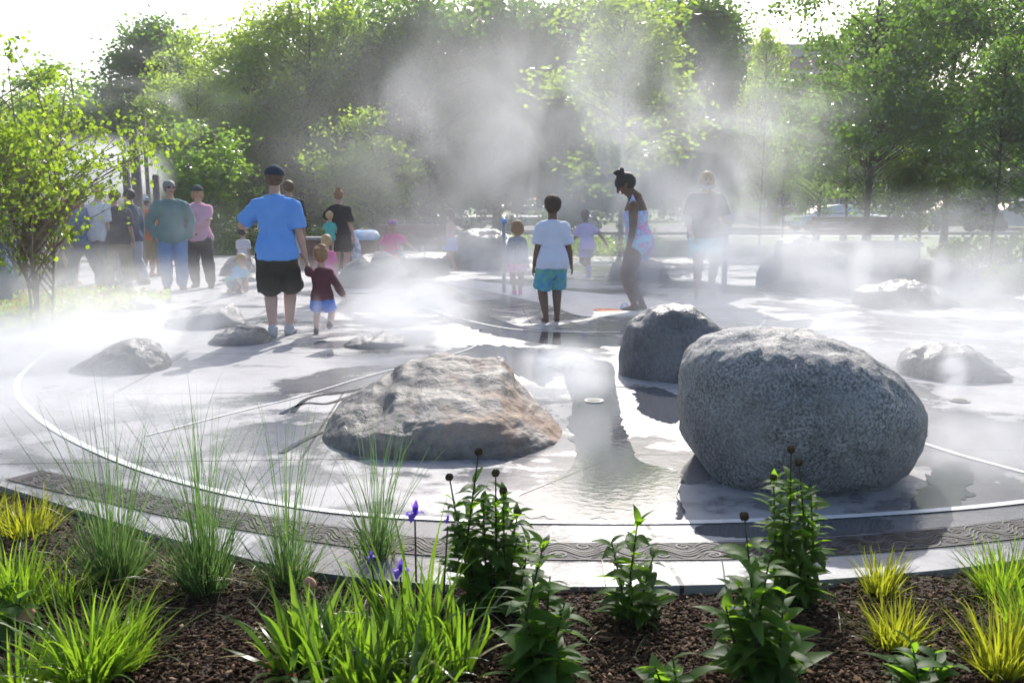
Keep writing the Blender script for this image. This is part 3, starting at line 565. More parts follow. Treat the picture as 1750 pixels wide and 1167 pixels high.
# ------------------------------------------------------------------ wooden posts, bollards
M_POST = mat('weathered post wood', (.17, .14, .13), (.27, .235, .22), 6, .85, .5, 24)
def post(px, py, ptop, w, lab, Y):
    x = gx(px, Y); h = AT(px, ptop, Y).z; t = thing('wooden_post', lab, 'wooden post', (x, Y, 0), .2, 'weathered wooden posts')
    Geo().tube([(0, 0, -.05), (.01, .01, h * .5), (0, 0, h - .02)], [w / 2 * 1.05, w / 2, w / 2 * .94], n=14, cap=0).build('shaft', M_POST, t)
    Geo().tube([(0, 0, h - .03), (0, 0, h + .015)], [w / 2 * .96, w / 2 * .7], n=14, cap=0).build('top_face', M_POST, t, False)
post(248, 480, 223, .18, 'tallest thick weathered wooden post behind the crowd', 17.0)
post(232, 480, 275, .15, 'second wooden post, just left of the tallest', 17.5)
post(281, 470, 300, .15, 'short wooden post behind the man in the green jacket', 18.5)
post(266, 480, 205, .09, 'thin dark wooden pole behind the tallest post', 21)
M_BOL = mat('painted steel bollard', (.33, .36, .40), None, 5, .35, metal=.3); M_BALL = mat('pale blue globe', (.25, .45, .85), None, 5, .3)
p = AT(1238, 470, 15.5); t = thing('bollard', 'slim grey post with a pale blue cap in the steam at right', 'bollard', (p.x, 15.5, 0)); h = AT(1238, 375, 15.5).z
Geo().tube([(0, 0, -.02), (0, 0, h)], [.045, .045], cap=0, n=14).build('shaft', M_BOL, t); g = Geo(); g.add(*ellipsoid((0, 0, h + .05), (.085, .085, .065))); g.build('cap', M_BALL, t)
p = AT(861, 375, 15.0); t = thing('bollard', 'slim post with a pale blue ball above the small girl', 'bollard', (p.x, 15.0, 0)); h = AT(861, 382, 15.0).z
Geo().tube([(0, 0, -.02), (0, 0, h)], [.03, .03], cap=0, n=14).build('shaft', M_BOL, t); g = Geo(); g.add(*ellipsoid((0, 0, h + .04), (.05, .05, .045))); g.build('cap', M_BALL, t)
# ------------------------------------------------------------------ benches and seat walls
M_WOOD = mat('brown wood planks', (.13, .075, .055), (.21, .125, .095), 5, .7, .4, 30); M_STONE = mat('grey stone wall', (.22, .21, .21), (.32, .31, .31), 7, .8, .4, 40)
def bench(x0, x1, Y, zs, zb0, zb1, lab, nm='bench'):
    a, b = gx(x0, Y), gx(x1, Y); t = thing(nm, lab, 'bench', ((a + b) / 2, Y, 0), 0, 'long benches'); w = (b - a) / 2
    g = Geo(); g.box((-w, -.05, -.02), (w, .75, zs - .07), bev=.015); g.build('base', M_STONE, t, False)
    g = Geo(); g.box((-w - .05, -.1, zs - .068), (w + .05, .8, zs), bev=.012); g.build('seat', M_STONE, t, False)
    g = Geo(); n = 3
    for k in range(n): z0 = zb0 + (zb1 - zb0) * k / n; g.box((-w, .66, z0 + .006), (w, .74, zb0 + (zb1 - zb0) * (k + 1) / n - .006), bev=.008)
    g.build('backrest', M_WOOD, t, False)
    for k in range(4):
        x = -w * .9 + 1.8 * w * k / 3; g = Geo(); g.box((x - .03, .742, zs), (x + .03, .80, zb1 - .05)); g.build('bracket', M_BOL, t, False)
bench(1400, 1560, 16.5, .74, .84, 1.18, 'long stone bench with a brown plank backrest in the steam at right')
bench(640, 760, 19.0, .42, .55, .98, 'dark brown backed bench behind the girl in pink')
g = Geo(); p = AT(610, 0, 20.5); t = thing('seat_wall', 'low brown wall behind the woman in black', 'low wall', (gx(590, 20.5), 20.5, 0)); g.box((-1.6, 0, -.05), (1.2, .5, .62), bev=.015); g.build('base', M_WOOD, t, False); g = Geo(); g.box((-1.65, -.04, .622), (1.25, .54, .69), bev=.012); g.build('coping', M_STONE, t, False)
# towels heaped on the wall
M_TOWEL = mat('blue striped towel', (.20, .42, .75), (.75, .80, .85), 6, .95, .4, 40)
def heap(px, py, Y, r, m, lab, nm, cat, seed):
    V, Fs = ellipsoid((0, 0, 0), r, None, 28, 16); V = np.array(V)
    for i, v in enumerate(V): V[i] *= 1 + .28 * mnoise.fractal(Vector(v) * 5 + Vector((seed, 0, 0)), 1, 2, 3)
    V[:, 2] = np.maximum(V[:, 2], -r[2] * .5); o = mesh_obj(nm, V, Fs, m); p = AT(px, py, Y); o.location = p; tag(o, lab, cat)
heap(620, 404, 18.9, (.32, .22, .14), M_TOWEL, 'blue and white towel heaped on the bench edge', 'towel', 'towel', 1)
heap(608, 432, 18.2, (.10, .1, .32), mat('patterned cloth', (.75, .78, .82), (.15, .25, .45), 14, .95), 'patterned cloth hanging below the heaped towel', 'towel', 'towel', 2)
# ------------------------------------------------------------------ parked cars
M_GLASS = mat('car glass', (.03, .04, .05), None, 5, .06, spec=.9); M_TYRE = mat('tyre rubber', (.02, .02, .02), None, 5, .8); M_RIM = mat('wheel rim', (.45, .45, .46), None, 5, .3, metal=.8); M_LAMP = mat('lamp lens', (.75, .75, .72), None, 5, .1); M_TAIL = mat('tail lamp', (.45, .02, .02), None, 5, .2); M_PLATE = mat('white plate', (.75, .75, .75), None, 5, .5)
def car(px, Y, rz, col, lab, suv=False):
    m = mat('car paint', col, None, 5, .25, spec=.6); m.node_tree.nodes['Principled BSDF'].inputs['Coat Weight'].default_value = .6
    t = thing('parked_car', lab, 'car', (gx(px, Y), Y, -.05), rz, 'cars parked along the street')
    k = 1.22 if suv else 1.0; L, Wd = (4.7, .93)
    lo = [(-2.3, .35), (-2.32, .62), (-2.25, .80 * k), (-1.2, .90 * k), (1.55, .93 * k), (2.25, .88 * k), (2.32, .6), (2.28, .33)]
    hi = [(-1.25, .90 * k), (-.55, 1.36 * k), (.2, 1.45 * k), (1.2 if not suv else 1.9, 1.42 * k), (1.9 if not suv else 2.2, .95 * k)]
    def loft(prof, secs):
        V = []; n = len(prof)
        for y, sx, sz in secs:
            cx = sum(p[0] for p in prof) / n; z0 = min(p[1] for p in prof)
            for x, z in prof: V.append((cx + (x - cx) * sx, y, z0 + (z - z0) * sz))
        Fs = [tuple(range(n))] + [tuple(reversed(range((len(secs) - 1) * n, len(secs) * n)))]
        for i in range(len(secs) - 1):
            for j in range(n): Fs.append((i * n + j, (i + 1) * n + j, (i + 1) * n + (j + 1) % n, i * n + (j + 1) % n))
        return V, Fs
    g = Geo(); g.add(*loft(lo, [(-Wd, .96, .93), (-Wd * .93, 1, 1), (Wd * .93, 1, 1), (Wd, .96, .93)])); g.build('body', m, t, False)
    g = Geo(); g.add(*loft(hi, [(-Wd * .80, .9, .97), (-Wd * .72, .96, 1), (Wd * .72, .96, 1), (Wd * .80, .9, .97)])); g.build('cabin', m, t, False)
    # glass: side panes, windscreen, rear screen, a little proud of the cabin
    for s in (-1, 1):
        a = [(x * .86 + .04, z - .05 if z > 1.1 else z + .03) for x, z in hi]; g = Geo(); g.add([(x, s * (Wd * .80 + .012 - (.06 if z > 1.1 else 0)), z) for x, z in a], [tuple(range(5))] if s < 0 else [tuple(reversed(range(5)))]); g.build('side_window', M_GLASS, t, False)
    for (xa, za), (xb, zb), nm in ((hi[0], hi[1], 'windscreen'), (hi[4], hi[3], 'rear_window')):
        d = -.03 if nm == 'windscreen' else .03; g = Geo(); g.add([(xa * .93 + d, -.62, za + .06), (xa * .93 + d, .62, za + .06), (xb * .96 + d * 1.4, .56, zb - .02), (xb * .96 + d * 1.4, -.56, zb - .02)], [(0, 1, 2, 3)]); g.build(nm, M_GLASS, t, False)
    for x in (-1.42, 1.42):
        for s in (-1, 1):
            g = Geo(); g.tube([(x, s * .72, .33), (x, s * .945, .33)], [.33, .33], n=20, cap=1); w = g.build('wheel', M_TYRE, t, False)
            g = Geo(); g.tube([(x, s * .94, .33), (x, s * .965 + (.01 * s), .33)], [.2, .16], n=16, cap=0); g.build('rim', M_RIM, w, False)
    for s in (-1, 1):
        g = Geo(); g.add(*ellipsoid((-2.24, s * .66, .70 * k), (.09, .19, .08))); g.build('headlight', M_LAMP, t)
        g = Geo(); g.add(*ellipsoid((2.26, s * .70, .74 * k), (.07, .14, .09))); g.build('tail_light', M_TAIL, t)
    for x in (-2.335, 2.335): g = Geo(); g.box((x - .01, -.24, .48), (x + .01, .24, .60)); g.build('number_plate', M_PLATE, t, False)
for a in [(628, 52, .1, (.65, .67, .70), 'white parked car seen past the woman in black'), (712, 53, 1.5, (.45, .47, .5), 'silver car parked nose-on behind the bench'), (775, 52, 1.65, (.7, .7, .72), 'white car parked nose-on left of the small girl'), (840, 53, 1.5, (.08, .09, .11), 'dark car parked behind the pale blue ball'), (905, 52, 1.62, (.55, .58, .62), 'silver car between the small girl and the boy'), (985, 53, 1.55, (.72, .72, .74), 'white car glinting right of the boy head'), (1405, 51, .12, (.42, .55, .70), 'light blue car left of the straight tree trunk'), (1500, 53, 1.5, (.5, .6, .72), 'pale car behind the bench backrest end')]: car(*a)
car(1615, 50, .06, (.04, .045, .05), 'dark large car parked at right beyond the lawn', True); car(1725, 51, .05, (.35, .38, .42), 'grey car at the right picture edge', True)
# ------------------------------------------------------------------ buildings
M_BRICK, _t, _b, _o = new_mat('red brick'); _tc = nd(_t, 'ShaderNodeTexCoord'); _br = nd(_t, 'ShaderNodeTexBrick', Scale=1.0); _mp = nd(_t, 'ShaderNodeMapping'); _mp.inputs['Rotation'].default_value = (rad(90), 0, 0)
_t.links.new(_tc.outputs['Object'], _mp.inputs[0]); _t.links.new(_mp.outputs[0], _br.inputs['Vector']); _br.inputs['Color1'].default_value = (.27, .14, .10, 1); _br.inputs['Color2'].default_value = (.20, .11, .085, 1); _br.inputs['Mortar'].default_value = (.35, .32, .30, 1); _br.inputs['Brick Width'].default_value = .45; _br.inputs['Row Height'].default_value = .15; _br.inputs['Mortar Size'].default_value = .015; _t.links.new(_br.outputs[0], _b.inputs['Base Color']); _b.inputs['Roughness'].default_value = .9
M_TRIM = mat('pale stone trim', (.42, .40, .37), (.5, .48, .45), 3, .8); M_WPAINT = mat('white paint', (.72, .74, .78), (.66, .69, .74), 2, .6); M_WIN = mat('window glass', (.05, .07, .10), None, 5, .08, spec=.9); M_SLATE = mat('grey roof', (.10, .10, .11), (.15, .15, .16), 4, .85)
def building(name, lab, x0, x1, Y, D, h, wallm, wins, roof):
    a, b = gx(x0, Y), gx(x1, Y); w = (b - a) / 2; t = thing(name, lab, 'building', ((a + b) / 2, Y, -.08))
    g = Geo(); g.box((-w, 0, 0), (w, D, h)); g.build('wall', wallm, t, False); nx, rows, ww, wh = wins
    for r_ in rows:
        for i in range(nx):
            x = -w + (i + .5) * 2 * w / nx; g = Geo()
            for lo, hi in (((x - ww / 2 - .1, -.08, r_), (x - ww / 2, -.003, r_ + wh)), ((x + ww / 2, -.08, r_), (x + ww / 2 + .1, -.003, r_ + wh)), ((x - ww / 2 - .15, -.1, r_ + wh), (x + ww / 2 + .15, -.003, r_ + wh + .15)), ((x - ww / 2 - .15, -.12, r_ - .12), (x + ww / 2 + .15, -.003, r_)), ((x - ww / 2, -.05, r_ + wh / 2 - .03), (x + ww / 2, -.031, r_ + wh / 2 + .03))): g.box(lo, hi)
            f = g.build('window', M_WPAINT, t, False); g = Geo(); g.box((x - ww / 2, -.03, r_), (x + ww / 2, -.004, r_ + wh)); g.build('pane', M_WIN, f, False)
    if roof == 'flat':
        g = Geo(); g.box((-w - .5, -.5, h + .003), (w + .5, D + .5, h + .5)); g.box((-w - .25, -.25, h - .5), (w + .25, -.003, h)); g.box((-w - .1, -.1, h - 1.9), (w + .1, -.002, h - 1.7))
        for i in range(int(w * 2 / .9)): g.box((-w + .3 + i * .9, -.42, h - .28), (-w + .55 + i * .9, -.252, h - .002))
        g.build('cornice', M_TRIM, t, False); g = Geo(); g.box((w * .55, D * .3, h + .51), (w * .55 + 1.6, D * .3 + 1.6, h + 1.7)); g.build('chimney', wallm, t, False)
    else:
        g = Geo(); e = h + roof; g.add([(-w - .4, -.5, h + .01), (w + .4, -.5, h + .01), (w + .4, D + .5, h + .01), (-w - .4, D + .5, h + .01), (-w - .4, D / 2, e), (w + .4, D / 2, e)], [(0, 1, 5, 4), (2, 3, 4, 5), (0, 4, 3), (1, 2, 5), (0, 3, 2, 1)]); g.build('roof', M_SLATE, t, False)
        g = Geo(); g.box((-w, -2.2, h * .48), (w, -.13, h * .53)); rf = g.build('porch_roof', M_WPAINT, t, False)
        for i in range(6): x = -w + .3 + i * (2 * w - .6) / 5; g = Geo(); g.tube([(x, -2.0, 0), (x, -2.0, h * .479)], [.16, .14], n=12, cap=0); g.build('column', M_WPAINT, t)
building('brick_building', 'tall brick building with a stone cornice rising behind the right trees', 1262, 1560, 84, 14, AT(1262, 86, 84).z, M_BRICK, (6, (1.4, 5.2, 9.0), 1.3, 2.1), 'flat')
building('white_house', 'white house with a columned porch behind the right trees', 1575, 1790, 74, 9, 7.5, M_WPAINT, (5, (.9, 4.6), 1.1, 1.7), 3.2)
# ------------------------------------------------------------------ people
_fabs = {}
def fab(c, c2=None, sc=10, rough=.9):
    k = (c, c2, sc)
    if k not in _fabs: _fabs[k] = mat('fabric', c, c2 or tuple(x * .82 for x in c), sc, rough, .8, 11, spec=.2)
    return _fabs[k]
def skin(c):
    k = ('skin', c)
    if k not in _fabs:
        m = mat('skin', c, tuple(x * .88 for x in c), 9, .5); b = m.node_tree.nodes['Principled BSDF']; b.inputs['Subsurface Weight'].default_value = .0; _fabs[k] = m
    return _fabs[k]
PALE, TAN, BROWN = (.55, .33, .25), (.42, .24, .165), (.15, .078, .05)
M_EYE = mat('eye', (.02, .015, .012), None, 5, .2); M_LIP = mat('lips', (.35, .10, .09), None, 5, .5); M_LENS = mat('sunglass lens', (.01, .01, .012), None, 5, .08, spec=.9)
def blob(name, prims, vox, m, parent, smooth=4, fold=0.0, seed=0):
    """one continuous surface grown over overlapping tapered volumes"""
    g = Geo()
    for V, Fs in prims: g.add(V, Fs)
    o = g.build('tmp', m); md = o.modifiers.new('r', 'REMESH'); md.mode = 'VOXEL'; md.voxel_size = vox; md.use_smooth_shade = True
    s = o.modifiers.new('s', 'SMOOTH'); s.factor = .5; s.iterations = smooth
    dg = bpy.context.evaluated_depsgraph_get(); me = bpy.data.meshes.new_from_object(o.evaluated_get(dg)); od = o.data
    bpy.data.objects.remove(o); bpy.data.meshes.remove(od); me.name = name
    if fold:
        n = len(me.vertices); co = np.empty(n * 3, np.float32); no = np.empty(n * 3, np.float32); me.vertices.foreach_get('co', co); me.vertices.foreach_get('normal', no); co = co.reshape(-1, 3); no = no.reshape(-1, 3)
        k = np.array([mnoise.noise(Vector((v[0] * 9 + seed, v[1] * 9, v[2] * 5 + v[0] * 6))) + .5 * mnoise.noise(Vector((v[0] * 20, v[1] * 20 + seed, v[2] * 14))) for v in co.tolist()])
        me.vertices.foreach_set('co', (co + no * ((k * .8 + .35) * fold)[:, None]).ravel())
    me.polygons.foreach_set('use_smooth', np.ones(len(me.polygons), dtype=bool)); me.update()
    o = bpy.data.objects.new(name, me); COL.objects.link(o); o.parent = parent; return o
def ik(a, b, l1, l2, pole):
    d = b - a; L = d.length
    if L > (l1 + l2) * .995: b = a + d * ((l1 + l2) * .995 / L); d = b - a; L = d.length
    L = max(L, abs(l1 - l2) + .01); x = (l1 * l1 - l2 * l2 + L * L) / (2 * L); h = math.sqrt(max(0, l1 * l1 - x * x)); n = d.normalized()
    p = pole - n * pole.dot(n); p = p.normalized() if p.length > 1e-5 else n.orthogonal(); return a + n * x + p * h, b
def person(label, px, pyf, pyh=None, yaw=180, H=None, child=0.0, lean=0, turn=0, nod=0, feet=None, crouch=0.0, arms=None, sk=TAN, fat=1.0, fem=0, top=None, sleeve='short', toplen=.47, bottom=None, legs='trousers', leglen=.27, shoes=None, hair=None, hairlen='short', cap=None, hat=None, glasses=False, onepiece=None, vox=None, name='person', Y=None, group=None, z0=0.0, scarf=None, skirt=None, hood=None, bag=None, twist=0):
    g0 = G(px, pyf, z0) if Y is None else Vector((gx(px, Y), Y, z0))
    if H is None: H = AT(px, pyh, g0.y).z - z0
    t = thing(name, label, 'person', g0, rad(yaw), group); vox = vox or max(.007, .0085 * H / 1.7 if g0.y < 14 else .012 * H / 1.7)
    hh = H * (.133 + .075 * child); k = (H - hh * 1.12) / (H * (1 - .149)); B = H * k; lim = 1 + .12 * child   # B = body unit
    hipz = .515 * B * (1 - .06 * child) - crouch * B
    W = fat; Sx = lambda v: v * B
    hip = Vector((0, 0, hipz)); R = Matrix.Rotation(rad(lean), 3, 'X'); TW = Matrix.Rotation(rad(twist), 3, 'Z')
    def up(x, y, z): return hip + R @ (TW @ Vector((x * B, y * B, z * B)))
    shw = (.102 - .010 * fem - .008 * child) * (.6 + .4 * W)
    shz = .268; SHL, SHR = up(shw, 0, shz), up(-shw, 0, shz); NK = up(0, .005, .355); 
    HD = up(0, -.012, .375) + Vector((0, 0, hh * .50)) ; Rh = Matrix.Rotation(rad(turn), 3, 'Z') @ Matrix.Rotation(rad(nod + lean * .35), 3, 'X')
    HD = up(0, .0, .365) + Rh @ Vector((0, -.012 * B, hh * .50)); ax = R @ Vector((1, 0, 0))
    X = (R @ TW) @ Vector((1, 0, 0))
    # torso rings: (height, half width, half depth, y)
    dw = W; tors = [(-.055, .096, .068, .006), (.0, .100 + .004 * fem, .072, .008), (.06, .090, .062, .0), (.12, .079 - .006 * fem, .055, -.004), (.19, .090 - .004 * fem, .060, -.002), (.245, .098 - .008 * fem, .057, .004), (.285, .082 - .006 * fem, .047, .008), (.318, .046, .038, .008), (.345, .034, .035, .006)]
    if child: tors = [(a, b * 1.02, c * 1.12, d) for a, b, c, d in tors]
    def torso(inf, a, b, flare=0, n=22, cap=1):
        zs = [q for q in tors if a < q[0] < b]; out = []
        def at(z): return (z, *[float(np.interp(z, [q[0] for q in tors], [q[i] for q in tors])) for i in (1, 2, 3)])
        zs = [at(a)] + zs + [at(b)]; P = [up(0, q[3], q[0]) for q in zs]
        fl = lambda z: 1 + flare * max(0, min(1, (.12 - z) / .25))
        Rr = [((q[1] * (.55 + .45 * dw) * fl(q[0])) * B + inf, (q[2] * (.3 + .7 * dw) * fl(q[0])) * B + inf) for q in zs]
        return tube(P, Rr, X, n, cap)
    # legs
    if feet is None: feet = ((.055, 0, 0), (-.055, 0.02, 0))
    lg = []; L1, L2 = .245 * B * 1.0, .245 * B
    for i, f in enumerate(feet):
        s = 1 if i == 0 else -1; h = hip + TW @ Vector((s * .05 * B, 0, -.01 * B)); an = Vector((f[0] * B, f[1] * B, f[2] * B + .042 * B)); kn, an = ik(h, an, L1, L2, Vector((s * .15, -1, .0)) if len(f) < 4 else Vector(f[3])); lg.append((h, kn, an))
    lr = (.058 * (.5 + .5 * W), .040, .036, .022)
    def leg_tube(i, inf, to=1.0, flare=0, start=0.0, cap=2):
        h, kn, an = lg[i]; m = kn.lerp(an, .28); P = [h.lerp(kn, start), h.lerp(kn, .5), kn, m, an]; r = [lr[0] * B * lim, lr[0] * .82 * B * lim, lr[1] * B * lim, lr[2] * 1.08 * B * lim, lr[3] * B * lim]
        T = [start * .5, .25, .5, .64, 1.0]
        if to < 1:
            pts = [p for p, q in zip(P, T) if q < to]; rr = [q for q, w in zip(r, T) if w < to]; j = len(pts); f = (to - T[j - 1]) / (T[j] - T[j - 1]); pts.append(P[j - 1].lerp(P[j], f)); rr.append(r[j - 1] * (1 - f) + r[j] * f); P, r = pts, rr
        n = len(P); return tube(P, [q + inf + flare * B * (a / max(1, n - 1)) for a, q in enumerate(r)], None, 14, cap)
    # arms: ('fk', swing, abduct, elbow[, inward]) or ('ik', x, y, z, pole) in body units from the ground, or ('w', world point, pole)
    arms = arms or (('fk', 4, 8, 12), ('fk', -4, 8, 12)); am = []; A1, A2 = .165 * B, .145 * B; hands = []
    Winv = Matrix.Rotation(-rad(yaw), 3, 'Z')
    for i, a in enumerate(arms):
        s = 1 if i == 0 else -1; sh = SHL if i == 0 else SHR
        if a[0] == 'fk':
            d = Matrix.Rotation(rad(-s * a[2]), 3, 'Y') @ (Matrix.Rotation(rad(-a[1]), 3, 'X') @ Vector((0, 0, -1))); inw = a[4] if len(a) > 4 else 0
            d2 = Matrix.Rotation(rad(-s * (a[2] - inw)), 3, 'Y') @ (Matrix.Rotation(rad(-a[1] - a[3]), 3, 'X') @ Vector((0, 0, -1))); el = sh + R @ (d * A1); wr = el + R @ (d2 * A2)
        else:
            b = Vector((a[1] * B, a[2] * B, a[3] * B)) if a[0] == 'ik' else Winv @ (Vector(a[1]) - g0); pole = Vector(a[-1]); el, wr = ik(sh, b, A1, A2, pole)
        am.append((sh, el, wr)); hands.append(g0 + Matrix.Rotation(rad(yaw), 3, 'Z') @ (wr + (wr - el).normalized() * .05 * B))
    ar = (.030 * (.55 + .45 * W), .024, .016)
    def arm_tube(i, inf, to=1.0, flare=0, cap=2):
        sh, el, wr = am[i]; P = [sh, sh.lerp(el, .5), el, el.lerp(wr, .35), wr]; r = [ar[0] * B * lim, ar[0] * .92 * B * lim, ar[1] * B * lim, ar[1] * 1.0 * B * lim, ar[2] * B * lim]; T = [0, .25, .5, .66, 1.0]
        if to < 1:
            j = max(i_ for i_, q in enumerate(T) if q < to) + 1; f = (to - T[j - 1]) / (T[j] - T[j - 1]); P = P[:j] + [P[j - 1].lerp(P[j], f)]; r = r[:j] + [r[j - 1] * (1 - f) + r[j] * f]
        n = len(P); return tube(P, [q + inf + flare * B * (a / max(1, n - 1)) for a, q in enumerate(r)], None, 12, cap)
    # ---- body: one surface
    pr = [torso(0, -.055, .345)]
    for i in (0, 1):
        pr += [leg_tube(i, 0), arm_tube(i, 0)]
        h, kn, an = lg[i]; fd = Vector((.12 * (1 if i == 0 else -1), -1, 0)).normalized(); fl_ = .088 * B * (1 + .1 * child)
        hl = an + Vector((0, 0, -.024 * B)) - fd * .018 * B; pr.append(tube([hl, an + fd * .03 * B + Vector((0, 0, -.020 * B)), an + fd * fl_ + Vector((0, 0, -.030 * B))], [(.021 * B, .019 * B), (.024 * B, .019 * B), (.024 * B, .010 * B)], (1, 0, 0), 10, 3)); pr.append(tube([an, hl], [.022 * B, .02 * B], None, 8, 2))
        sh, el, wr = am[i]; d = (wr - el).normalized(); sd = (1 if i == 0 else -1); q = Vector((sd, 0, 0)); q = (q - d * q.dot(d)); q = q.normalized() if q.length > .1 else d.orthogonal().normalized(); nrm = d.cross(q); fw = q.cross(d) * sd
        pl = .052 * B; pr.append(tube([wr, wr + d * pl * .5, wr + d * pl], [(.014 * B, .016 * B), (.011 * B, .023 * B), (.010 * B, .022 * B)], q, 10, 2))
        for f, (o_, ln) in enumerate(((-.017, .040), (-.006, .046), (.005, .043), (.016, .034))):
            b = wr + d * pl + nrm * o_ * B; m = b + d * ln * .55 * B - q * sd * 0 ; e = m + (d * .8 - q * .5).normalized() * ln * .45 * B; pr.append(tube([b, m, e], [.0062 * B * lim, .0058 * B * lim, .005 * B * lim], None, 7, 2))
        b = wr + d * pl * .25 - nrm * .018 * B; m = b + (d * .7 - nrm * .7).normalized() * .028 * B; e = m + (d * .95 - nrm * .2 - q * .2).normalized() * .024 * B; pr.append(tube([b, m, e], [.0075 * B, .007 * B, .0055 * B], None, 7, 2))
    hw, hd = hh * .36 , hh * .43; pr.append(tube([NK - Vector((0, 0, .03 * B)), HD - Rh @ Vector((0, -.01 * hh, .22 * hh))], [hh * .245 * (1 - .15 * child) * (.7 + .3 * W), hh * .22], None, 12, 2))
    def hp(x, y, z): return HD + Rh @ Vector((x * hh, y * hh, z * hh))
    pr.append(ellipsoid(hp(0, .02, .10), (hw, hd, hh * .41), Rh, 18, 12)); pr.append(tube([hp(0, -.10, .0), hp(0, -.15, -.20), hp(0, -.19, -.38)], [(hh * .31, hh * .27), (hh * .26, hh * .21), (hh * .13, hh * .11)], Rh @ Vector((1, 0, 0)), 14, 3))
    pr.append(tube([hp(0, -.40, .10), hp(0, -.47, -.08)], [hh * .035, hh * .06], None, 8, 2)); pr.append(tube([hp(-.08, -.36, -.235), hp(.08, -.36, -.235)], [hh * .04, hh * .04], None, 8, 2))
    for s in (-1, 1): pr.append(ellipsoid(hp(s * .365, .03, -.01), (hh * .04, hh * .075, hh * .12), Rh, 10, 8))
    body = blob('body', pr, vox, skin(sk), t, 3)
    # paint lips and brows where they lie; eyes are small meshes of their own
    body.data.materials.append(M_LIP); lp = hp(0, -.40, -.235)
    for f in body.data.polygons:
        q = Rh.transposed() @ (f.center - lp)
        if abs(q.x) < .11 * hh and abs(q.z) < .03 * hh and q.y < .06 * hh and abs(q.y) < .1 * hh: f.material_index = 1
    if not glasses and abs(((yaw + turn + 180) % 360) - 180) < 110:
        for s in (-1, 1): gq = Geo(); gq.add(*ellipsoid(hp(s * .155, -.375, .04), (hh * .055, hh * .03, hh * .032), Rh, 10, 7)); gq.build('eye', M_EYE, t)
    # ---- clothes
    seed = px * .37; F_ = .014 * B
    if top:
        inf = .014 * B + .003; pr = [torso(inf, toplen - .515, .328, .20, cap=0)]
        if sleeve == 'short': pr += [arm_tube(i, inf * .95, .40, .009, 0) for i in (0, 1)]
        elif sleeve == 'long': pr += [arm_tube(i, inf * .9, .97, .003) for i in (0, 1)]
        elif sleeve == 'cap': pr += [arm_tube(i, inf, .16, .004) for i in (0, 1)]
        pr.append(tube([SHL, up(0, .004, .292), SHR], [ar[0] * B * lim + inf, .036 * B + inf * .5, ar[0] * B * lim + inf], None, 12, 2))
        blob('shirt' if sleeve == 'short' else 'jacket' if sleeve == 'long' and name == 'jk' else 'top', pr, vox, top, t, 3, F_, seed)
    if onepiece:
        inf = .007 * B; blob('swimsuit', [torso(inf, -.05, .22)] + [tube([up(s * .07, .03, .20), up(s * .065, .0, .335), up(s * .07, -.05, .2)], [.022 * B] * 3, None, 8, 1) for s in (-1, 1)] + [tube([lg[i][0] + Vector((0, 0, .03 * B)), lg[i][0].lerp(lg[i][1], .08)], [lr[0] * B * lim + inf] * 2, None, 14, 1) for i in (0, 1)], vox, onepiece, t, 3)
    if bottom:
        inf = .012 * B; pr = [torso(inf * .75, -.06, .03)]
        if legs == 'trousers': pr += [leg_tube(i, inf, .95, .006, 0, 1) for i in (0, 1)]
        elif legs == 'shorts': pr += [leg_tube(i, inf * 1.1, leglen, .022, 0, 0) for i in (0, 1)]
        else: pr = [torso(inf, -.055, .045), tube([up(0, 0, -.02), hip + Vector((0, 0, -leglen * B * .5)), hip + Vector((0, 0, -leglen * B))], [(.112 * B * W, .085 * B), (.125 * B * W, .10 * B), (.14 * B * W, .115 * B)], X, 18, 0)]
        blob({'trousers': 'trousers', 'shorts': 'shorts'}.get(legs, 'skirt'), pr, vox, bottom, t, 3, F_, seed + 5)
    if shoes:
        for i in (0, 1):
            h, kn, an = lg[i]; fd = Vector((.12 * (1 if i == 0 else -1), -1, 0)).normalized(); u = .04 * B; pr = [tube([an + Vector((0, 0, -.022 * B)) - fd * .026 * B, an + fd * .03 * B + Vector((0, 0, -.018 * B)), an + fd * .098 * B + Vector((0, 0, -.028 * B))], [(.028 * B, .024 * B), (.032 * B, .025 * B), (.030 * B, .016 * B)], (1, 0, 0), 12, 3), tube([an + Vector((0, 0, .012 * B)), an + Vector((0, 0, -.03 * B)) - fd * .01 * B], [.031 * B, .03 * B], None, 10, 1)]
            blob('shoe', pr, vox * .9, shoes, t, 2)
    if hair:
        pr = [ellipsoid(hp(0, .05, .17), (hw * 1.09, hd * 1.04, hh * .385), Rh, 18, 12)]
        if hairlen in ('short', 'curly', 'bun'): pr.append(ellipsoid(hp(0, .16, .0), (hw * 1.0, hd * .76, hh * .32), Rh, 16, 10))
        if hairlen in ('bob', 'long'):
            ln = -.5 if hairlen == 'bob' else -.95; pr += [tube([hp(0, .22, .2), hp(0, .27, -.2), hp(0, .25, ln)], [(hw * .95, hh * .22), (hw * 1.05, hh * .17), (hw * .8, hh * .09)], Rh @ Vector((1, 0, 0)), 16, 2)]; pr += [tube([hp(s * .33, .0, .15), hp(s * .40, .05, -.2), hp(s * .36, .08, ln + .1)], [hh * .10, hh * .10, hh * .05], None, 8, 2) for s in (-1, 1)]
        if hairlen == 'bun': pr.append(ellipsoid(hp(0, .10, .62), (hh * .22, hh * .22, hh * .17), Rh, 14, 10)); pr += [ellipsoid(hp(.17 * math.cos(a), .1 + .17 * math.sin(a), .68 + .05 * math.sin(3 * a)), (hh * .08,) * 3, None, 8, 6) for a in (0, 1.2, 2.4, 3.6, 5)]
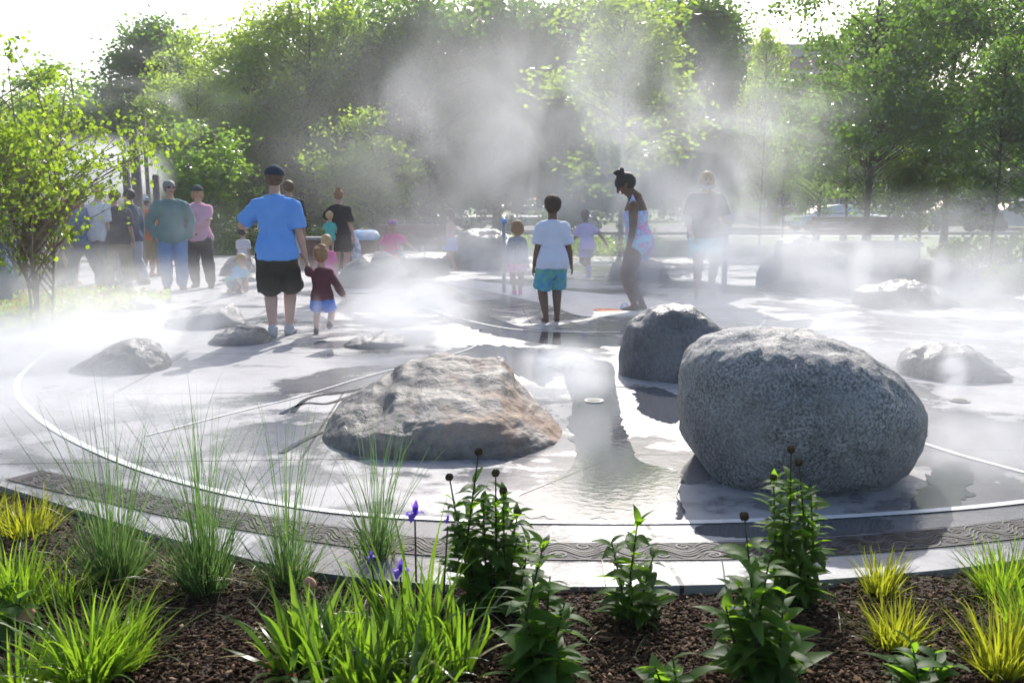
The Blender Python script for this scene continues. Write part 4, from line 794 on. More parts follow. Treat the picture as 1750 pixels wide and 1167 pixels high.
        if hairlen == 'curly': rr_ = random.Random(px); pr += [ellipsoid(hp(.36 * math.cos(a) * math.cos(b), .06 + .40 * math.sin(a) * math.cos(b), .2 + .36 * math.sin(b)), (hh * .085,) * 3, None, 8, 6) for a, b in [(rr_.uniform(0, 6.28), rr_.uniform(-.2, 1.4)) for _ in range(26)]]
        ho = blob('hair', pr, vox * .9, hair, t, 1, hh * .06, seed)
    if cap:
        pr = [ellipsoid(hp(0, .03, .21), (hw * 1.24, hd * 1.18, hh * .41), Rh, 18, 12)]; co = blob('cap', pr, vox * .9, cap, t, 1); gq = Geo(); gq.tube([hp(0, -.30, .22), hp(0, -.62, .17)], [(hh * .30, hh * .025), (hh * .22, hh * .018)], Rh @ Vector((1, 0, 0)), 16, 2); gq.build('brim', cap, co)
        # keep the cap above the brow line
        for v in co.data.vertices:
            q = Rh.transposed() @ (v.co - HD)
            if q.z < .15 * hh: q.z = .15 * hh; v.co = HD + Rh @ q
    if hat:
        co = blob('hat', [tube([hp(0, .03, .16), hp(0, .03, .42), hp(0, .03, .52)], [(hw * 1.14, hd * 1.08), (hw * 1.0, hd * .95), (hw * .7, hd * .7)], Rh @ Vector((1, 0, 0)), 18, 2)], vox * .9, hat, t, 1); gq = Geo(); gq.tube([hp(0, .03, .20), hp(0, .03, .13)], [(hw * 1.15, hd * 1.1), (hw * 1.75, hd * 1.6)], Rh @ Vector((1, 0, 0)), 22, 0); gq.build('brim', hat, co)
    if hood:
        blob('collar', [tube([hp(-.42, -.12, -.35), hp(0, -.36, -.50), hp(.42, -.12, -.35)], [hh * .14] * 3, None, 10, 2), tube([hp(-.42, -.12, -.35), hp(0, .3, -.42), hp(.42, -.12, -.35)], [hh * .14] * 3, None, 10, 2)], vox, hood, t, 2)
    if glasses:
        gq = Geo()
        for s in (-1, 1): gq.add(*ellipsoid(hp(s * .16, -.385, .05), (hh * .13, hh * .035, hh * .075), Rh, 14, 8)); gq.tube([hp(s * .28, -.36, .07), hp(s * .38, .02, .05)], [hh * .015, hh * .012], None, 6, 1)
        gq.tube([hp(-.05, -.42, .07), hp(.05, -.42, .07)], [hh * .015] * 2, None, 6, 1); gq.build('sunglasses', M_LENS, t)
    if bag: blob('backpack', [tube([up(0, .10, .06), up(0, .115, .18), up(0, .10, .28)], [(.07 * B, .045 * B), (.075 * B, .05 * B), (.055 * B, .035 * B)], X, 14, 2)] + [tube([up(s * .06, .08, .1), up(s * .075, -.07, .2), up(s * .07, .0, .335), up(s * .06, .09, .27)], [.012 * B] * 4, None, 6, 1) for s in (-1, 1)], vox, bag, t, 2)
    return t, hands
BLK = fab((.018, .018, .02)); KHAKI = fab((.20, .17, .12)); JEAN = fab((.14, .24, .46), (.20, .31, .52), 6); DJEAN = fab((.05, .07, .12)); WHT = fab((.72, .73, .76)); GREY = fab((.3, .3, .31))
HBR = mat('brown hair', (.09, .05, .03), (.16, .09, .05), 30, .6, .5, 60); HBK = mat('black hair', (.012, .010, .009), (.03, .025, .02), 30, .6, .5, 60); HGR = mat('grey hair', (.18, .17, .16), (.3, .29, .28), 30, .6, .5, 60); HBL = mat('blond hair', (.42, .28, .13), (.6, .43, .22), 30, .6, .5, 60); HGB = mat('light brown hair', (.24, .13, .065), (.36, .21, .10), 30, .6, .5, 60)
# the two in front: man leading a toddler
man, hm = person('man in a light blue tee, dark cap and black shorts walking away, leading the toddler', 478, 574, 290, 186, sk=PALE, lean=1, turn=-6, top=fab((.13, .33, .78), (.17, .38, .83), 6), toplen=.47, bottom=fab((.05, .046, .038)), legs='shorts', leglen=.50, shoes=fab((.50, .52, .55)), hair=HBR, cap=fab((.03, .045, .075)), fat=.98,
    feet=((.035, .03, 0), (-.05, -.07, .0)), arms=(('fk', 14, 44, 75, -6), ('fk', 2, 12, 8)), vox=.0075)
person('toddler in a maroon long-sleeved top and blue shorts holding the man\'s hand', 552, 571, 418, 184, child=.95, sk=PALE, top=fab((.11, .035, .045), (.15, .05, .06), 8), sleeve='long', toplen=.46, bottom=fab((.09, .24, .80)), legs='shorts', leglen=.38, shoes=fab((.03, .03, .035)), hair=HGB, hairlen='curly', lean=3, feet=((.085, -.02, 0), (-.10, .16, .10)), arms=(('w', hm[1] + Vector((.01, .02, -.035)), (0, 1, -.2)), ('fk', -18, 32, 16)), vox=.006, fat=1.15)
# standing couple
person('grey-haired man in a green jacket, sunglasses and light jeans, hands in pockets', 298, 496, 312, 22, sk=PALE, fat=1.3, top=fab((.12, .21, .22), (.16, .26, .265), 6), sleeve='long', toplen=.44, bottom=JEAN, shoes=BLK, hair=HGR, glasses=True, turn=18, feet=((.075, 0, 0), (-.06, .02, 0)), arms=(('ik', .14, -.02, .50, (1, .6, 0)), ('ik', -.14, -.03, .50, (-1, .6, 0))))
person('woman in a pink hoodie and grey cap with her arms crossed', 345, 491, 321, 8, sk=PALE, fem=1, fat=1.05, top=fab((.62, .33, .46), (.68, .38, .5), 8), sleeve='long', toplen=.47, bottom=fab((.05, .045, .05)), shoes=fab((.08, .06, .05)), hair=HBL, hairlen='bob', cap=fab((.09, .10, .11)), turn=-4, feet=((.10, -.02, 0), (-.06, .05, 0)), arms=(('ik', -.055, -.125, .655, (1, -.1, -.6)), ('ik', .06, -.105, .675, (-1, -.1, -.6))))
# the crowd at left
person('bald-headed man in a charcoal polo and khaki trousers seen from behind', 204, 492, 328, 200, sk=TAN, fat=1.2, top=fab((.075, .072, .085)), bottom=KHAKI, shoes=BLK, hair=HBR, feet=((.09, .05, 0), (-.09, -.03, 0)), arms=(('fk', 6, 10, 25), ('fk', 0, 10, 15)), group='people in the crowd')
person('bearded man in a navy shirt and pale jeans looking left', 230, 486, 326, 250, sk=TAN, top=fab((.06, .09, .16)), sleeve='long', bottom=fab((.30, .36, .46)), shoes=fab((.08, .06, .05)), hair=HBK, turn=20, feet=((.05, -.14, 0), (-.05, .12, 0)), group='people in the crowd')
person('person in a white bucket hat, orange top and olive skirt with a backpack', 254, 473, 338, 176, sk=TAN, fem=1, top=fab((.62, .17, .06)), bottom=fab((.25, .22, .11)), legs='skirt', leglen=.27, shoes=fab((.5, .15, .18)), hair=HBR, hat=fab((.62, .70, .80)), bag=fab((.40, .12, .07), (.10, .22, .14), 16), group='people in the crowd')
person('walking man in a blue shirt and dark jeans striding left', 150, 492, 331, 262, sk=TAN, top=fab((.11, .20, .40), (.16, .26, .46), 7), sleeve='long', bottom=fab((.07, .11, .20)), shoes=BLK, hair=HBK, feet=((.03, -.20, 0), (-.03, .20, .02)), arms=(('fk', 22, 8, 20), ('fk', -20, 8, 10)), group='people in the crowd')
person('person in a dark cap, red top and grey shorts with bare legs', 126, 462, 340, 190, sk=PALE, top=fab((.34, .06, .08)), bottom=fab((.16, .14, .14)), legs='shorts', leglen=.46, shoes=fab((.4, .3, .25)), hair=HBR, cap=fab((.04, .06, .09)), Y=16.5, H=1.72, group='people in the crowd')
person('blond person standing behind the man in the charcoal polo', 182, 470, 336, 160, sk=PALE, top=WHT, bottom=DJEAN, shoes=BLK, hair=HBL, Y=15.8, H=1.7, group='people in the crowd')
person('woman in a long dark skirt and grey blouse behind the birch leaves', 98, 496, 350, 120, sk=PALE, fem=1, top=fab((.22, .24, .30)), bottom=fab((.06, .055, .06)), legs='skirt', leglen=.44, shoes=BLK, hair=HGB, hairlen='long', H=1.66, group='people in the crowd')
person('stooped person in a white hat and pale shirt behind the birch', 38, 508, 372, 95, sk=PALE, lean=16, top=fab((.55, .62, .70)), bottom=fab((.06, .06, .06)), shoes=BLK, hair=HGR, hat=WHT, H=1.62, group='people in the crowd')
person('person in dark blue jeans at the very left edge', 2, 528, 345, 100, sk=TAN, top=fab((.05, .07, .12)), sleeve='long', bottom=fab((.09, .16, .32)), shoes=BLK, hair=HBK, H=1.78, group='people in the crowd')
person('person in a lilac top standing behind the birch leaves', 62, 480, 345, 200, sk=TAN, top=fab((.34, .30, .55)), bottom=fab((.08, .08, .10)), shoes=BLK, hair=HBK, Y=14.5, H=1.72, group='people in the crowd')
person('person in a dark maroon shirt at left behind the stooped one', 20, 480, 345, 170, sk=TAN, top=fab((.20, .06, .07)), bottom=fab((.10, .10, .11)), shoes=BLK, hair=HBR, Y=15.2, H=1.76, group='people in the crowd')
person('small girl in bright pink behind the man in the green jacket', 322, 474, 408, 90, child=.7, sk=PALE, fem=1, top=fab((.85, .10, .36)), bottom=fab((.8, .25, .45)), legs='shorts', leglen=.3, hair=HBL, cap=fab((.85, .08, .35)), feet=((.05, -.06, 0), (-.05, .08, 0)))
# children and adults in the middle
person('crouching child in a blue and green top beside the small rock', 402, 470, None, 60, H=1.0, child=.75, sk=PALE, crouch=.30, lean=42, nod=-20, top=fab((.10, .30, .75), (.10, .55, .30), 4), bottom=fab((.12, .14, .2)), legs='shorts', leglen=.42, hair=HBL, feet=((.09, -.02, 0), (-.09, .02, 0)), arms=(('ik', .08, -.26, .10, (1, 0, 0)), ('ik', -.04, -.28, .08, (-1, 0, 0))), Y=15.0)
person('small child in a white shirt behind the crouching child', 422, 452, 396, 170, child=.8, sk=PALE, top=WHT, bottom=fab((.35, .38, .42)), legs='shorts', leglen=.4, hair=HBK, Y=17.5, H=1.0)
person('man in a dark tee and pale shorts partly hidden by the man in blue', 502, 458, 327, 200, sk=TAN, top=fab((.05, .05, .055)), bottom=fab((.55, .56, .62)), legs='shorts', leglen=.46, shoes=GREY, hair=HBR, Y=17.5, H=1.80)
person('woman in a black tee and black shorts with a hair bun, back turned', 585, 447, 334, 170, sk=PALE, fem=1, fat=1.1, top=fab((.02, .02, .024)), toplen=.47, bottom=BLK, legs='shorts', leglen=.38, shoes=WHT, hair=HGB, hairlen='bun', bag=None, arms=(('ik', .10, -.16, .63, (1, 0, -.3)), ('fk', 4, 10, 10)), Y=18.0, H=1.64)
person('child in teal carried on the hip of the woman in black', 569, 400, None, 200, H=.86, child=.9, sk=PALE, top=fab((.10, .52, .48)), bottom=fab((.15, .45, .45)), legs='shorts', leglen=.3, hair=HBL, crouch=.1, Y=17.72, z0=.50, feet=((.08, -.12, .02), (-.08, -.14, .02)), arms=(('fk', 60, 10, 20), ('fk', 20, 20, 30)))
person('girl in a pink swim top and striped cap stooping with arms out', 672, 432, None, 15, H=1.22, child=.5, sk=PALE, fem=1, lean=28, nod=-12, crouch=.05, top=fab((.82, .08, .34)), toplen=.50, bottom=fab((.10, .50, .48)), legs='shorts', leglen=.1, hair=HBL, cap=fab((.10, .16, .45), (.65, .12, .22), 20), Y=17.4, feet=((.07, -.10, 0), (-.08, .08, 0)), arms=(('fk', 10, 58, 12), ('fk', -5, 20, 12)))
person('girl in a lilac swim skirt with a dark bun, facing away', 771, 462, 362, 240, child=.45, sk=PALE, fem=1, onepiece=fab((.55, .35, .38)), bottom=fab((.22, .30, .68)), legs='skirt', leglen=.14, hair=HBR, hairlen='bun', feet=((.06, -.02, 0), (-.05, .06, 0)), H=1.25, arms=(('fk', 35, 15, 60), ('fk', 25, 15, 60)))
person('small blond child in pink behind the toddler', 562, 492, 424, 190, child=.85, sk=PALE, top=fab((.80, .16, .42)), bottom=fab((.8, .3, .5)), legs='shorts', leglen=.3, hair=HBL, Y=13.5, H=.98)
person('small girl in a grey patterned top, pink shorts and pink shoes', 884, 503, 376, 184, child=.6, sk=TAN, fem=1, top=fab((.28, .32, .42), (.10, .12, .16), 45), sleeve='long', toplen=.47, bottom=fab((.72, .26, .56)), legs='shorts', leglen=.30, shoes=fab((.85, .08, .42)), hair=HGB, hairlen='bob', arms=(('fk', 2, 9, 8), ('fk', 2, 9, 8)), feet=((.04, 0, 0), (-.04, .02, 0)))
person('barefoot boy in a white tee and blue green swim shorts, back turned', 943, 549, 334, 190, child=.38, sk=(.17, .09, .055), top=fab((.62, .66, .80), (.68, .71, .83), 6), toplen=.455, bottom=fab((.07, .28, .60), (.18, .48, .34), 14), legs='shorts', leglen=.46, hair=mat('short dark brown hair', (.035, .02, .014), (.08, .045, .028), 40, .8), hairlen='short', turn=-10, feet=((.06, .05, 0), (-.05, -.02, 0)), arms=(('fk', 2, 8, 10), ('fk', -2, 13, 18)), vox=.007, fat=1.05)
person('child in a lilac shirt running to the right in the steam', 1003, 475, 348, 200, child=.4, sk=(.20, .12, .09), top=fab((.46, .46, .80), (.55, .40, .72), 6), toplen=.44, bottom=fab((.35, .36, .62)), legs='shorts', leglen=.36, shoes=fab((.12, .22, .6)), hair=HBR, lean=12, feet=((.06, .22, .12), (-.06, -.06, 0)), arms=(('fk', 20, 25, 40), ('fk', -30, 35, 30)), H=1.3)
SWIM, _t, _b, _o = new_mat('swirl swimsuit'); _tc = nd(_t, 'ShaderNodeTexCoord'); _w = nd(_t, 'ShaderNodeTexNoise', Scale=7, Detail=1, Distortion=2.5); _t.links.new(_tc.outputs['Object'], _w.inputs['Vector'])
_t.links.new(ramp(_t, _w.outputs[0], [(.40, (.75, .25, .55)), (.46, (.80, .42, .66)), (.52, (.18, .52, .80)), (.60, (.40, .65, .85))]), _b.inputs['Base Color']); _b.inputs['Roughness'].default_value = .5
person('girl in a pink and blue swirled swimsuit with a high curly bun, looking down', 1090, 530, None, 258, H=1.84, child=.3, sk=BROWN, fem=1, fat=1.4, onepiece=SWIM, hair=HBK, hairlen='bun', lean=8, nod=34, turn=4, feet=((.04, -.02, 0), (-.04, .03, 0)), arms=(('fk', 8, 6, 12), ('fk', 6, 4, 12)), vox=.007)
person('blond woman in a dark top and aqua shorts facing us through the steam', 1200, 468, 288, 0, sk=PALE, fem=1, fat=1.35, top=fab((.07, .08, .11)), sleeve='short', bottom=fab((.22, .66, .74)), legs='shorts', leglen=.36, hair=HBL, hairlen='bob', hood=fab((.50, .44, .42)), arms=(('ik', .12, -.06, .50, (1, .5, 0)), ('ik', -.12, -.06, .50, (-1, .5, 0))), Y=14.5, H=1.86)
# sandals by the orange disc
M_SAND = mat('blue rubber sandals', (.08, .32, .85), None, 5, .5)
for px, lab in ((1066, 'left one of the blue sandals lying on the pale paving'), (1080, 'right one of the blue sandals, nearer the girl\'s feet')):
    p = G(px, 528); t = thing('sandal', lab, 'sandal', (p.x, p.y, .006), rad(70 if px < 1070 else 40), 'pair of blue sandals')
    g = Geo(); g.tube([(-.09, 0, .014), (0, .008, .014), (.09, 0, .014)], [(.034, .012), (.040, .012), (.042, .012)], (0, 1, 0), 14, 3); g.build('sole', M_SAND, t)
    g = Geo(); g.tube([(.04, -.045, .02), (.045, -.03, .055), (.05, 0, .066), (.045, .03, .055), (.04, .045, .02)], [(.035, .006)] * 5, (1, 0, 0), 10, 1); g.build('strap', M_SAND, t)
# ------------------------------------------------------------------ foreground planting
LG_SEDGE = leaf_mat('bright sedge blades', (.04, .10, .012), (.10, .18, .02), (.36, .62, .03), .52, .04)
LG_GOLD = leaf_mat('golden sedge blades', (.07, .11, .012), (.17, .18, .02), (.50, .56, .03), .52, .03)
LG_TALL = leaf_mat('tall green grass blades', (.025, .06, .022), (.06, .11, .04), (.19, .36, .09), .46, .05)
LG_IRIS = leaf_mat('iris blades', (.028, .075, .010), (.07, .14, .018), (.28, .52, .025), .5, .05)
LG_CONE = leaf_mat('coneflower leaves', (.022, .058, .012), (.05, .115, .022), (.30, .58, .03), .5, .022, .5)
LG_PALE = leaf_mat('pale drying blades', (.22, .22, .09), (.34, .32, .14), (.5, .46, .18), .45)
M_STEM = mat('dark purplish stem', (.035, .03, .02), (.06, .045, .03), 20, .6); M_SEED = mat('spiky seed head', (.06, .035, .015), (.16, .10, .04), 60, .8, 1, 120); M_IRISF = leaf_mat('violet petals', (.09, .04, .40), (.16, .08, .62), (.28, .14, .85), .45, .03); M_ORANGE = mat('orange withered leaf', (.45, .12, .02), (.3, .08, .02), 9, .8)
def blades(n, base, br, lr, th0, bend, w, rng, az=None, k=9, z=None, curl=1.6, fold=.0):
    """n curving ribbons rising from round `base`; th0 = lean at the foot, bend = further lean by the tip (radians)"""
    a = rng.uniform(0, 2 * math.pi, n) if az is None else rng.normal(az[0], az[1], n); r0 = br * np.sqrt(rng.random(n))
    b = np.stack([base[0] + r0 * np.cos(a + rng.normal(0, .5, n)), base[1] + r0 * np.sin(a + rng.normal(0, .5, n)), np.full(n, base[2] - .01)], 1)
    L = rng.uniform(lr[0], lr[1], n); t0 = np.abs(rng.normal(th0[0], th0[1], n)); bd = np.abs(rng.normal(bend[0], bend[1], n)); W = w * rng.uniform(.7, 1.3, n)
    V = np.zeros((n, k, 2, 3)); p = b.copy(); a2 = a.copy(); da = rng.normal(0, .06, n); rollv = rng.uniform(-.9, .9, n)
    for i in range(k):
        t = i / (k - 1); th = t0 + bd * t ** curl; wd = W * (np.minimum(1, .55 + 2.2 * t) * (1 - t ** 2.2) + .03); sx, sy = -np.sin(a2 + rollv), np.cos(a2 + rollv)
        s = np.stack([sx, sy, .25 * np.sin(rollv)], 1); V[:, i, 0] = p - s * (wd / 2)[:, None]; V[:, i, 1] = p + s * (wd / 2)[:, None]
        st = (L / (k - 1))[:, None]; p = p + st * np.stack([np.sin(th) * np.cos(a2), np.sin(th) * np.sin(a2), np.cos(th)], 1); a2 = a2 + da
    idx = np.arange(n * k * 2).reshape(n, k, 2); Fq = np.stack([idx[:, :-1, 0], idx[:, :-1, 1], idx[:, 1:, 1], idx[:, 1:, 0]], -1).reshape(-1, 4)
    V = V.reshape(-1, 3); V[:, 2] = np.maximum(V[:, 2], -.03); return V, Fq
def cat(parts):
    V = []; Fq = []; n = 0
    for v, f in parts: V.append(v); Fq.append(f + n); n += len(v)
    return np.concatenate(V), np.concatenate(Fq)
def base_at(px, py):
    p = G(px, py, .05)
    for _ in range(3): p = G(px, py, bed_z(p.x, p.y))
    return p
def tussock(px, py, lab, m, seed, n, lr, th0, bend, w, br=.04, az=None, name='grass_tuft', extra=None, grp='bright sedge clumps', cat_='ornamental grass', k=9):
    rng = np.random.default_rng(seed); p = base_at(px, py); t = thing(name, lab, cat_, p, 0, grp)
    V, Fq = blades(n, (0, 0, 0), br, lr, th0, bend, w, rng, az, k); mesh_obj('blades', V, Fq, m, t)
    if extra:
        for nm, mm, a in extra: V, Fq = blades(rng=rng, **a); mesh_obj(nm, V, Fq, mm, t)
    return t
# tall airy grasses: a dense green foot and a few very long fine blades
def tall(px, py, lab, seed, h, n=150, m=LG_TALL, az=None):
    s = 1.0
    tussock(px, py, lab, m, seed, n, (.12 * s, h * .6), (.30, .24), (.6, .45), .0048, .07, None, 'tall_grass', [('long_blades', LG_TALL, dict(n=int(n * .42), base=(0, 0, 0), br=.04, lr=(h * .75, h * 1.45), th0=(.14, .16), bend=(.62, .40), w=.0032, k=12)), ('fallen_blades', LG_PALE, dict(n=24, base=(0, 0, 0), br=.05, lr=(.25, .5), th0=(1.05, .25), bend=(.7, .3), w=.003, k=9))], 'tall airy grasses')
tall(195, 1000, 'tall grass tuft, leftmost of the airy tufts, with long blades arching left', 101, .56, 340)
tall(350, 1012, 'tall airy grass tuft between the arching tuft and the thin tuft', 102, .60, 320)
tall(492, 1000, 'thin upright tall grass tuft left of the iris clump', 103, .56, 180)
tall(645, 950, 'fine tall grass tuft behind the iris flowers', 104, .50, 150)
tussock(150, 1175, 'bright green sedge clump at the lower left', LG_SEDGE, 111, 210, (.16, .36), (.45, .3), (.7, .4), .0085, .05)
tussock(205, 1150, 'bright sedge tuft behind the lower left clump', LG_SEDGE, 119, 90, (.14, .30), (.4, .3), (.6, .4), .008, .04)
tussock(30, 1045, 'bright sedge clump at the left picture edge above the leafy plant', LG_SEDGE, 112, 190, (.16, .34), (.4, .3), (.7, .4), .0065, .06)
tussock(105, 1035, 'small sedge tuft left of the arching tall grass', LG_SEDGE, 118, 80, (.12, .24), (.45, .3), (.7, .4), .005, .04)
tussock(45, 915, 'golden green sedge clump by the kerb at far left', LG_GOLD, 113, 200, (.14, .26), (.45, .3), (.6, .35), .0055, .09)
tussock(-40, 900, 'golden sedge cut by the left picture edge', LG_GOLD, 117, 140, (.14, .26), (.45, .3), (.6, .35), .0055, .09)
tussock(30, 1190, 'broad-bladed sedge at the bottom left corner', LG_SEDGE, 120, 90, (.10, .24), (.5, .3), (.7, .4), .010, .05)
tussock(1505, 1020, 'golden sedge tuft nearest the kerb at right', LG_GOLD, 114, 170, (.09, .22), (.32, .25), (.55, .35), .006, .04)
tussock(1530, 1110, 'golden green sedge clump in front of the golden tuft', LG_GOLD, 115, 190, (.10, .22), (.4, .28), (.55, .35), .006, .045)
tussock(1712, 1020, 'wide green sedge clump by the kerb at far right', LG_SEDGE, 116, 230, (.14, .27), (.55, .3), (.5, .3), .006, .06, extra=[('golden_blades', LG_GOLD, dict(n=50, base=(0, 0, 0), br=.06, lr=(.14, .27), th0=(.5, .3), bend=(.5, .3), w=.006, k=8))])
tussock(1715, 1160, 'golden sedge clump at the lower right corner', LG_GOLD, 121, 170, (.13, .29), (.35, .28), (.5, .35), .008, .05)
tussock(1765, 1110, 'green sedge clump cut by the right picture edge', LG_SEDGE, 122, 150, (.16, .32), (.4, .3), (.5, .35), .007, .05)
# sprawling thin dry stems on the mulch
rng = np.random.default_rng(77); parts = []
for i in range(150):
    px = rng.uniform(120, 520) if i < 110 else rng.uniform(520, 1750); py = interp(EDGE_PX, px) + rng.uniform(15, 170); p = base_at(px, py); parts.append(blades(1, p + Vector((0, 0, .03)), .01, (.06, .22), (1.25, .2), (.35, .2), .0025, rng, None, 7))
V, Fq = cat(parts); o = mesh_obj('dry_stems', V, Fq, LG_PALE); tag(o, 'thin dry stems strewn over the mulch', 'dry stems', kind='stuff')
# iris clumps
def leafV(L, W, droop, k=7, fold=.25, sharp=1.0):
    """pointed leaf along +x from the origin, folded at the midrib, bending down"""
    rows = []; x = z = 0.0
    for i in range(k):
        t = i / (k - 1); w = W / 2 * (math.sin(math.pi * min(1, t * .92 + .06) ** .72) ** 1.15 if t < 1 else 0) + .0006; th = -droop * t
        rows.append([(x, -w, z + fold * w), (x, 0, z), (x, w, z + fold * w)]); x += L / (k - 1) * math.cos(th); z += L / (k - 1) * math.sin(th)
    return np.array(rows).reshape(-1, 3), np.array([q for i in range(k - 1) for q in ((3 * i, 3 * i + 3, 3 * i + 4, 3 * i + 1), (3 * i + 1, 3 * i + 4, 3 * i + 5, 3 * i + 2))])
def place_leaf(p, az, el, roll, L, W, droop):
    v, f = leafV(L, W, droop); M = Matrix.Rotation(az, 3, 'Z') @ Matrix.Rotation(-el, 3, 'Y') @ Matrix.Rotation(roll, 3, 'X'); return v @ np.array(M).T + np.array(p), f
def iris(px, py, lab, seed, n, lr, w=.017, th=(.16, .14), bend=(.25, .25), fallen=10, br=.07):
    rng = np.random.default_rng(seed); p = base_at(px, py); t = thing('iris_clump', lab, 'iris', p, 0, 'iris clumps')
    V, Fq = blades(n, (0, 0, 0), br, lr, th, bend, w, rng, None, 10, None, 2.4); mesh_obj('blades', V, Fq, LG_IRIS, t)
    if fallen: V, Fq = blades(fallen, (0, 0, 0), br, (lr[0], lr[1] * .95), (.55, .2), (1.7, .4), w * .9, rng, None, 12, None, 1.2); mesh_obj('drooping_blades', V, Fq, LG_IRIS, t); V, Fq = blades(fallen // 2 + 1, (0, 0, 0), br, (lr[0], lr[1] * .8), (.6, .2), (1.5, .4), w * .8, rng, None, 12, None, 1.2); mesh_obj('dry_blades', V, Fq, LG_PALE, t)
    return t, p
def bloom(t, p, px, py, Y, m=M_IRISF, s=1.0):
    tip = AT(px, py, Y); q = tip - p; g = Geo(); g.tube([(q.x * .7, q.y * .7, 0), (q.x * .85, q.y * .9, q.z * .5), (q.x, q.y, q.z - .02)], [.0035, .003, .0025], n=6, cap=1); g.build('stem', M_STEM, t)
    parts = []; rng = np.random.default_rng(int(px))
    for k in range(3): parts.append(place_leaf(q, k * 2.09 + .3, .35, 0, .042 * s, .026 * s, 1.9)); parts.append(place_leaf(q, k * 2.09 + 1.3, 1.15, 0, .038 * s, .016 * s, -.4))
    V, Fq = cat(parts); mesh_obj('flower', V, Fq, m, t)
t, p = iris(715, 1135, 'tall iris clump with violet flowers left of the tall coneflower', 201, 52, (.20, .58), .014, (.17, .12), (.42, .34), 6, .09)
bloom(t, p, 709, 878, p.y + .02, s=1.1); bloom(t, p, 684, 975, p.y - .03); bloom(t, p, 634, 952, p.y, s=.55); bloom(t, p, 765, 888, p.y + .03, s=.45)
iris(520, 1150, 'iris clump at left with broad drooping tan-tipped blades', 202, 36, (.16, .34), .020, (.28, .16), (.65, .45), 9, .07)
iris(610, 1175, 'dense low iris clump between the left and tall clumps', 203, 80, (.12, .32), .016, (.3, .2), (.85, .5), 16, .11)
iris(770, 1155, 'iris clump with long arching blade at its right side', 204, 44, (.14, .36), .015, (.28, .2), (.8, .5), 12, .06)
iris(690, 1195, 'short iris shoots at the bottom edge', 205, 70, (.10, .26), .016, (.4, .25), (.6, .4), 8, .12)
# coneflowers
def cone(px, py, lab, tips, seed, nleaf=16, L=(.055, .12), low=14, spreadY=.05, bud=True, wf=.38):
    rng = np.random.default_rng(seed); p = base_at(px, py); t = thing('coneflower', lab, 'coneflower', p, 0, 'coneflower plants'); parts = []
    for (tx, ty, head) in tips:
        q = AT(tx, ty, p.y + rng.normal(0, spreadY)) - p; f = Vector((q.x * .25 + rng.normal(0, .02), q.y * .3, -.02)); c = f.lerp(q, .5) + Vector((rng.normal(0, .02), rng.normal(0, .02), .0))
        g = Geo(); path = [f, f.lerp(c, .5), c, c.lerp(q, .55), q]; g.tube(path, [.0045, .0042, .0038, .003, .0022], n=7, cap=1); g.build('stem', M_STEM, t)
        L = (L[0], L[1]); n = max(6, int(1.5 * nleaf * (q - f).length / .4)); a0 = rng.uniform(0, 6.28); stop = .80 if head == 2 else .98
        for i in range(n):
            s = .12 + (stop - .12) * i / (n - 1); k = s * 4; j = min(3, int(k)); b = path[j].lerp(path[j + 1], k - j); az = a0 + (i // 2) * 1.57 + (i % 2) * math.pi + rng.normal(0, .3)
            LL = 1.25 * (L[1] * (1 - s) + L[0] * s) * rng.uniform(.7, 1.2); parts.append(place_leaf(b, az, rng.normal(.45, .22) * (1 if s < .9 else 1.6), rng.normal(0, .3), LL, LL * wf * rng.uniform(.8, 1.15), rng.uniform(.5, 1.3)))
        if head:
            g = Geo(); hv, hf = ellipsoid(q, (.0105, .0105, .0095), None, 18, 12); hv = [tuple(Vector(v) + (Vector(v) - q).normalized() * (.003 * ((i * 7) % 3 - .6))) for i, v in enumerate(hv)]; g.add(hv, hf); g.build('seed_head', M_SEED, t, False)
    for i in range(low):
        az = rng.uniform(0, 6.28); LL = L[1] * rng.uniform(.8, 1.35); parts.append(place_leaf((rng.normal(0, .02), rng.normal(0, .02), rng.uniform(.0, .06)), az, rng.uniform(.25, 1.0), rng.normal(0, .3), LL, LL * wf * 1.1, rng.uniform(.6, 1.6)))
    V, Fq = cat(parts); mesh_obj('leaves', V, Fq, LG_CONE, t)
cone(838, 1052, 'tallest bushy coneflower with several dark seed heads on long stalks', [(818, 772, 2), (768, 815, 2), (847, 808, 2), (800, 880, 0), (860, 838, 1), (885, 875, 1), (825, 850, 0), (905, 920, 0), (778, 905, 0), (850, 890, 0), (885, 915, 0), (800, 940, 0), (868, 935, 0)], 301, 22, (.05, .105), 18)
cone(935, 1165, 'leafy coneflower without flowers in front of the tallest one', [(930, 925, 0), (905, 1010, 0), (965, 1030, 0), (940, 985, 0)], 302, 20, (.06, .125), 26)
cone(1088, 1068, 'young coneflower shoot standing alone beside the drain grate', [(1090, 890, 0), (1045, 925, 0), (1118, 945, 0)], 303, 18, (.06, .11), 20)
cone(1355, 1035, 'tall straight coneflower with spiky green seed heads before the big boulder', [(1352, 768, 2), (1365, 790, 2), (1322, 815, 1), (1385, 835, 0), (1340, 880, 0), (1372, 880, 0)], 304, 24, (.05, .105), 8)
cone(1300, 1165, 'bushy coneflower with one seed head, lower right of the middle', [(1272, 882, 2), (1315, 955, 0), (1262, 1000, 0), (1340, 1010, 0), (1290, 1020, 0), (1240, 1035, 0)], 305, 18, (.06, .125), 34)
cone(1575, 1185, 'low leafy coneflower at the bottom right between sedge clumps', [(1560, 1105, 0), (1600, 1115, 0), (1520, 1130, 0)], 306, 20, (.06, .11), 26)
cone(1140, 1195, 'small coneflower shoot at the bottom edge', [(1150, 1125, 0), (1120, 1140, 0)], 307, 14, (.05, .10), 14)
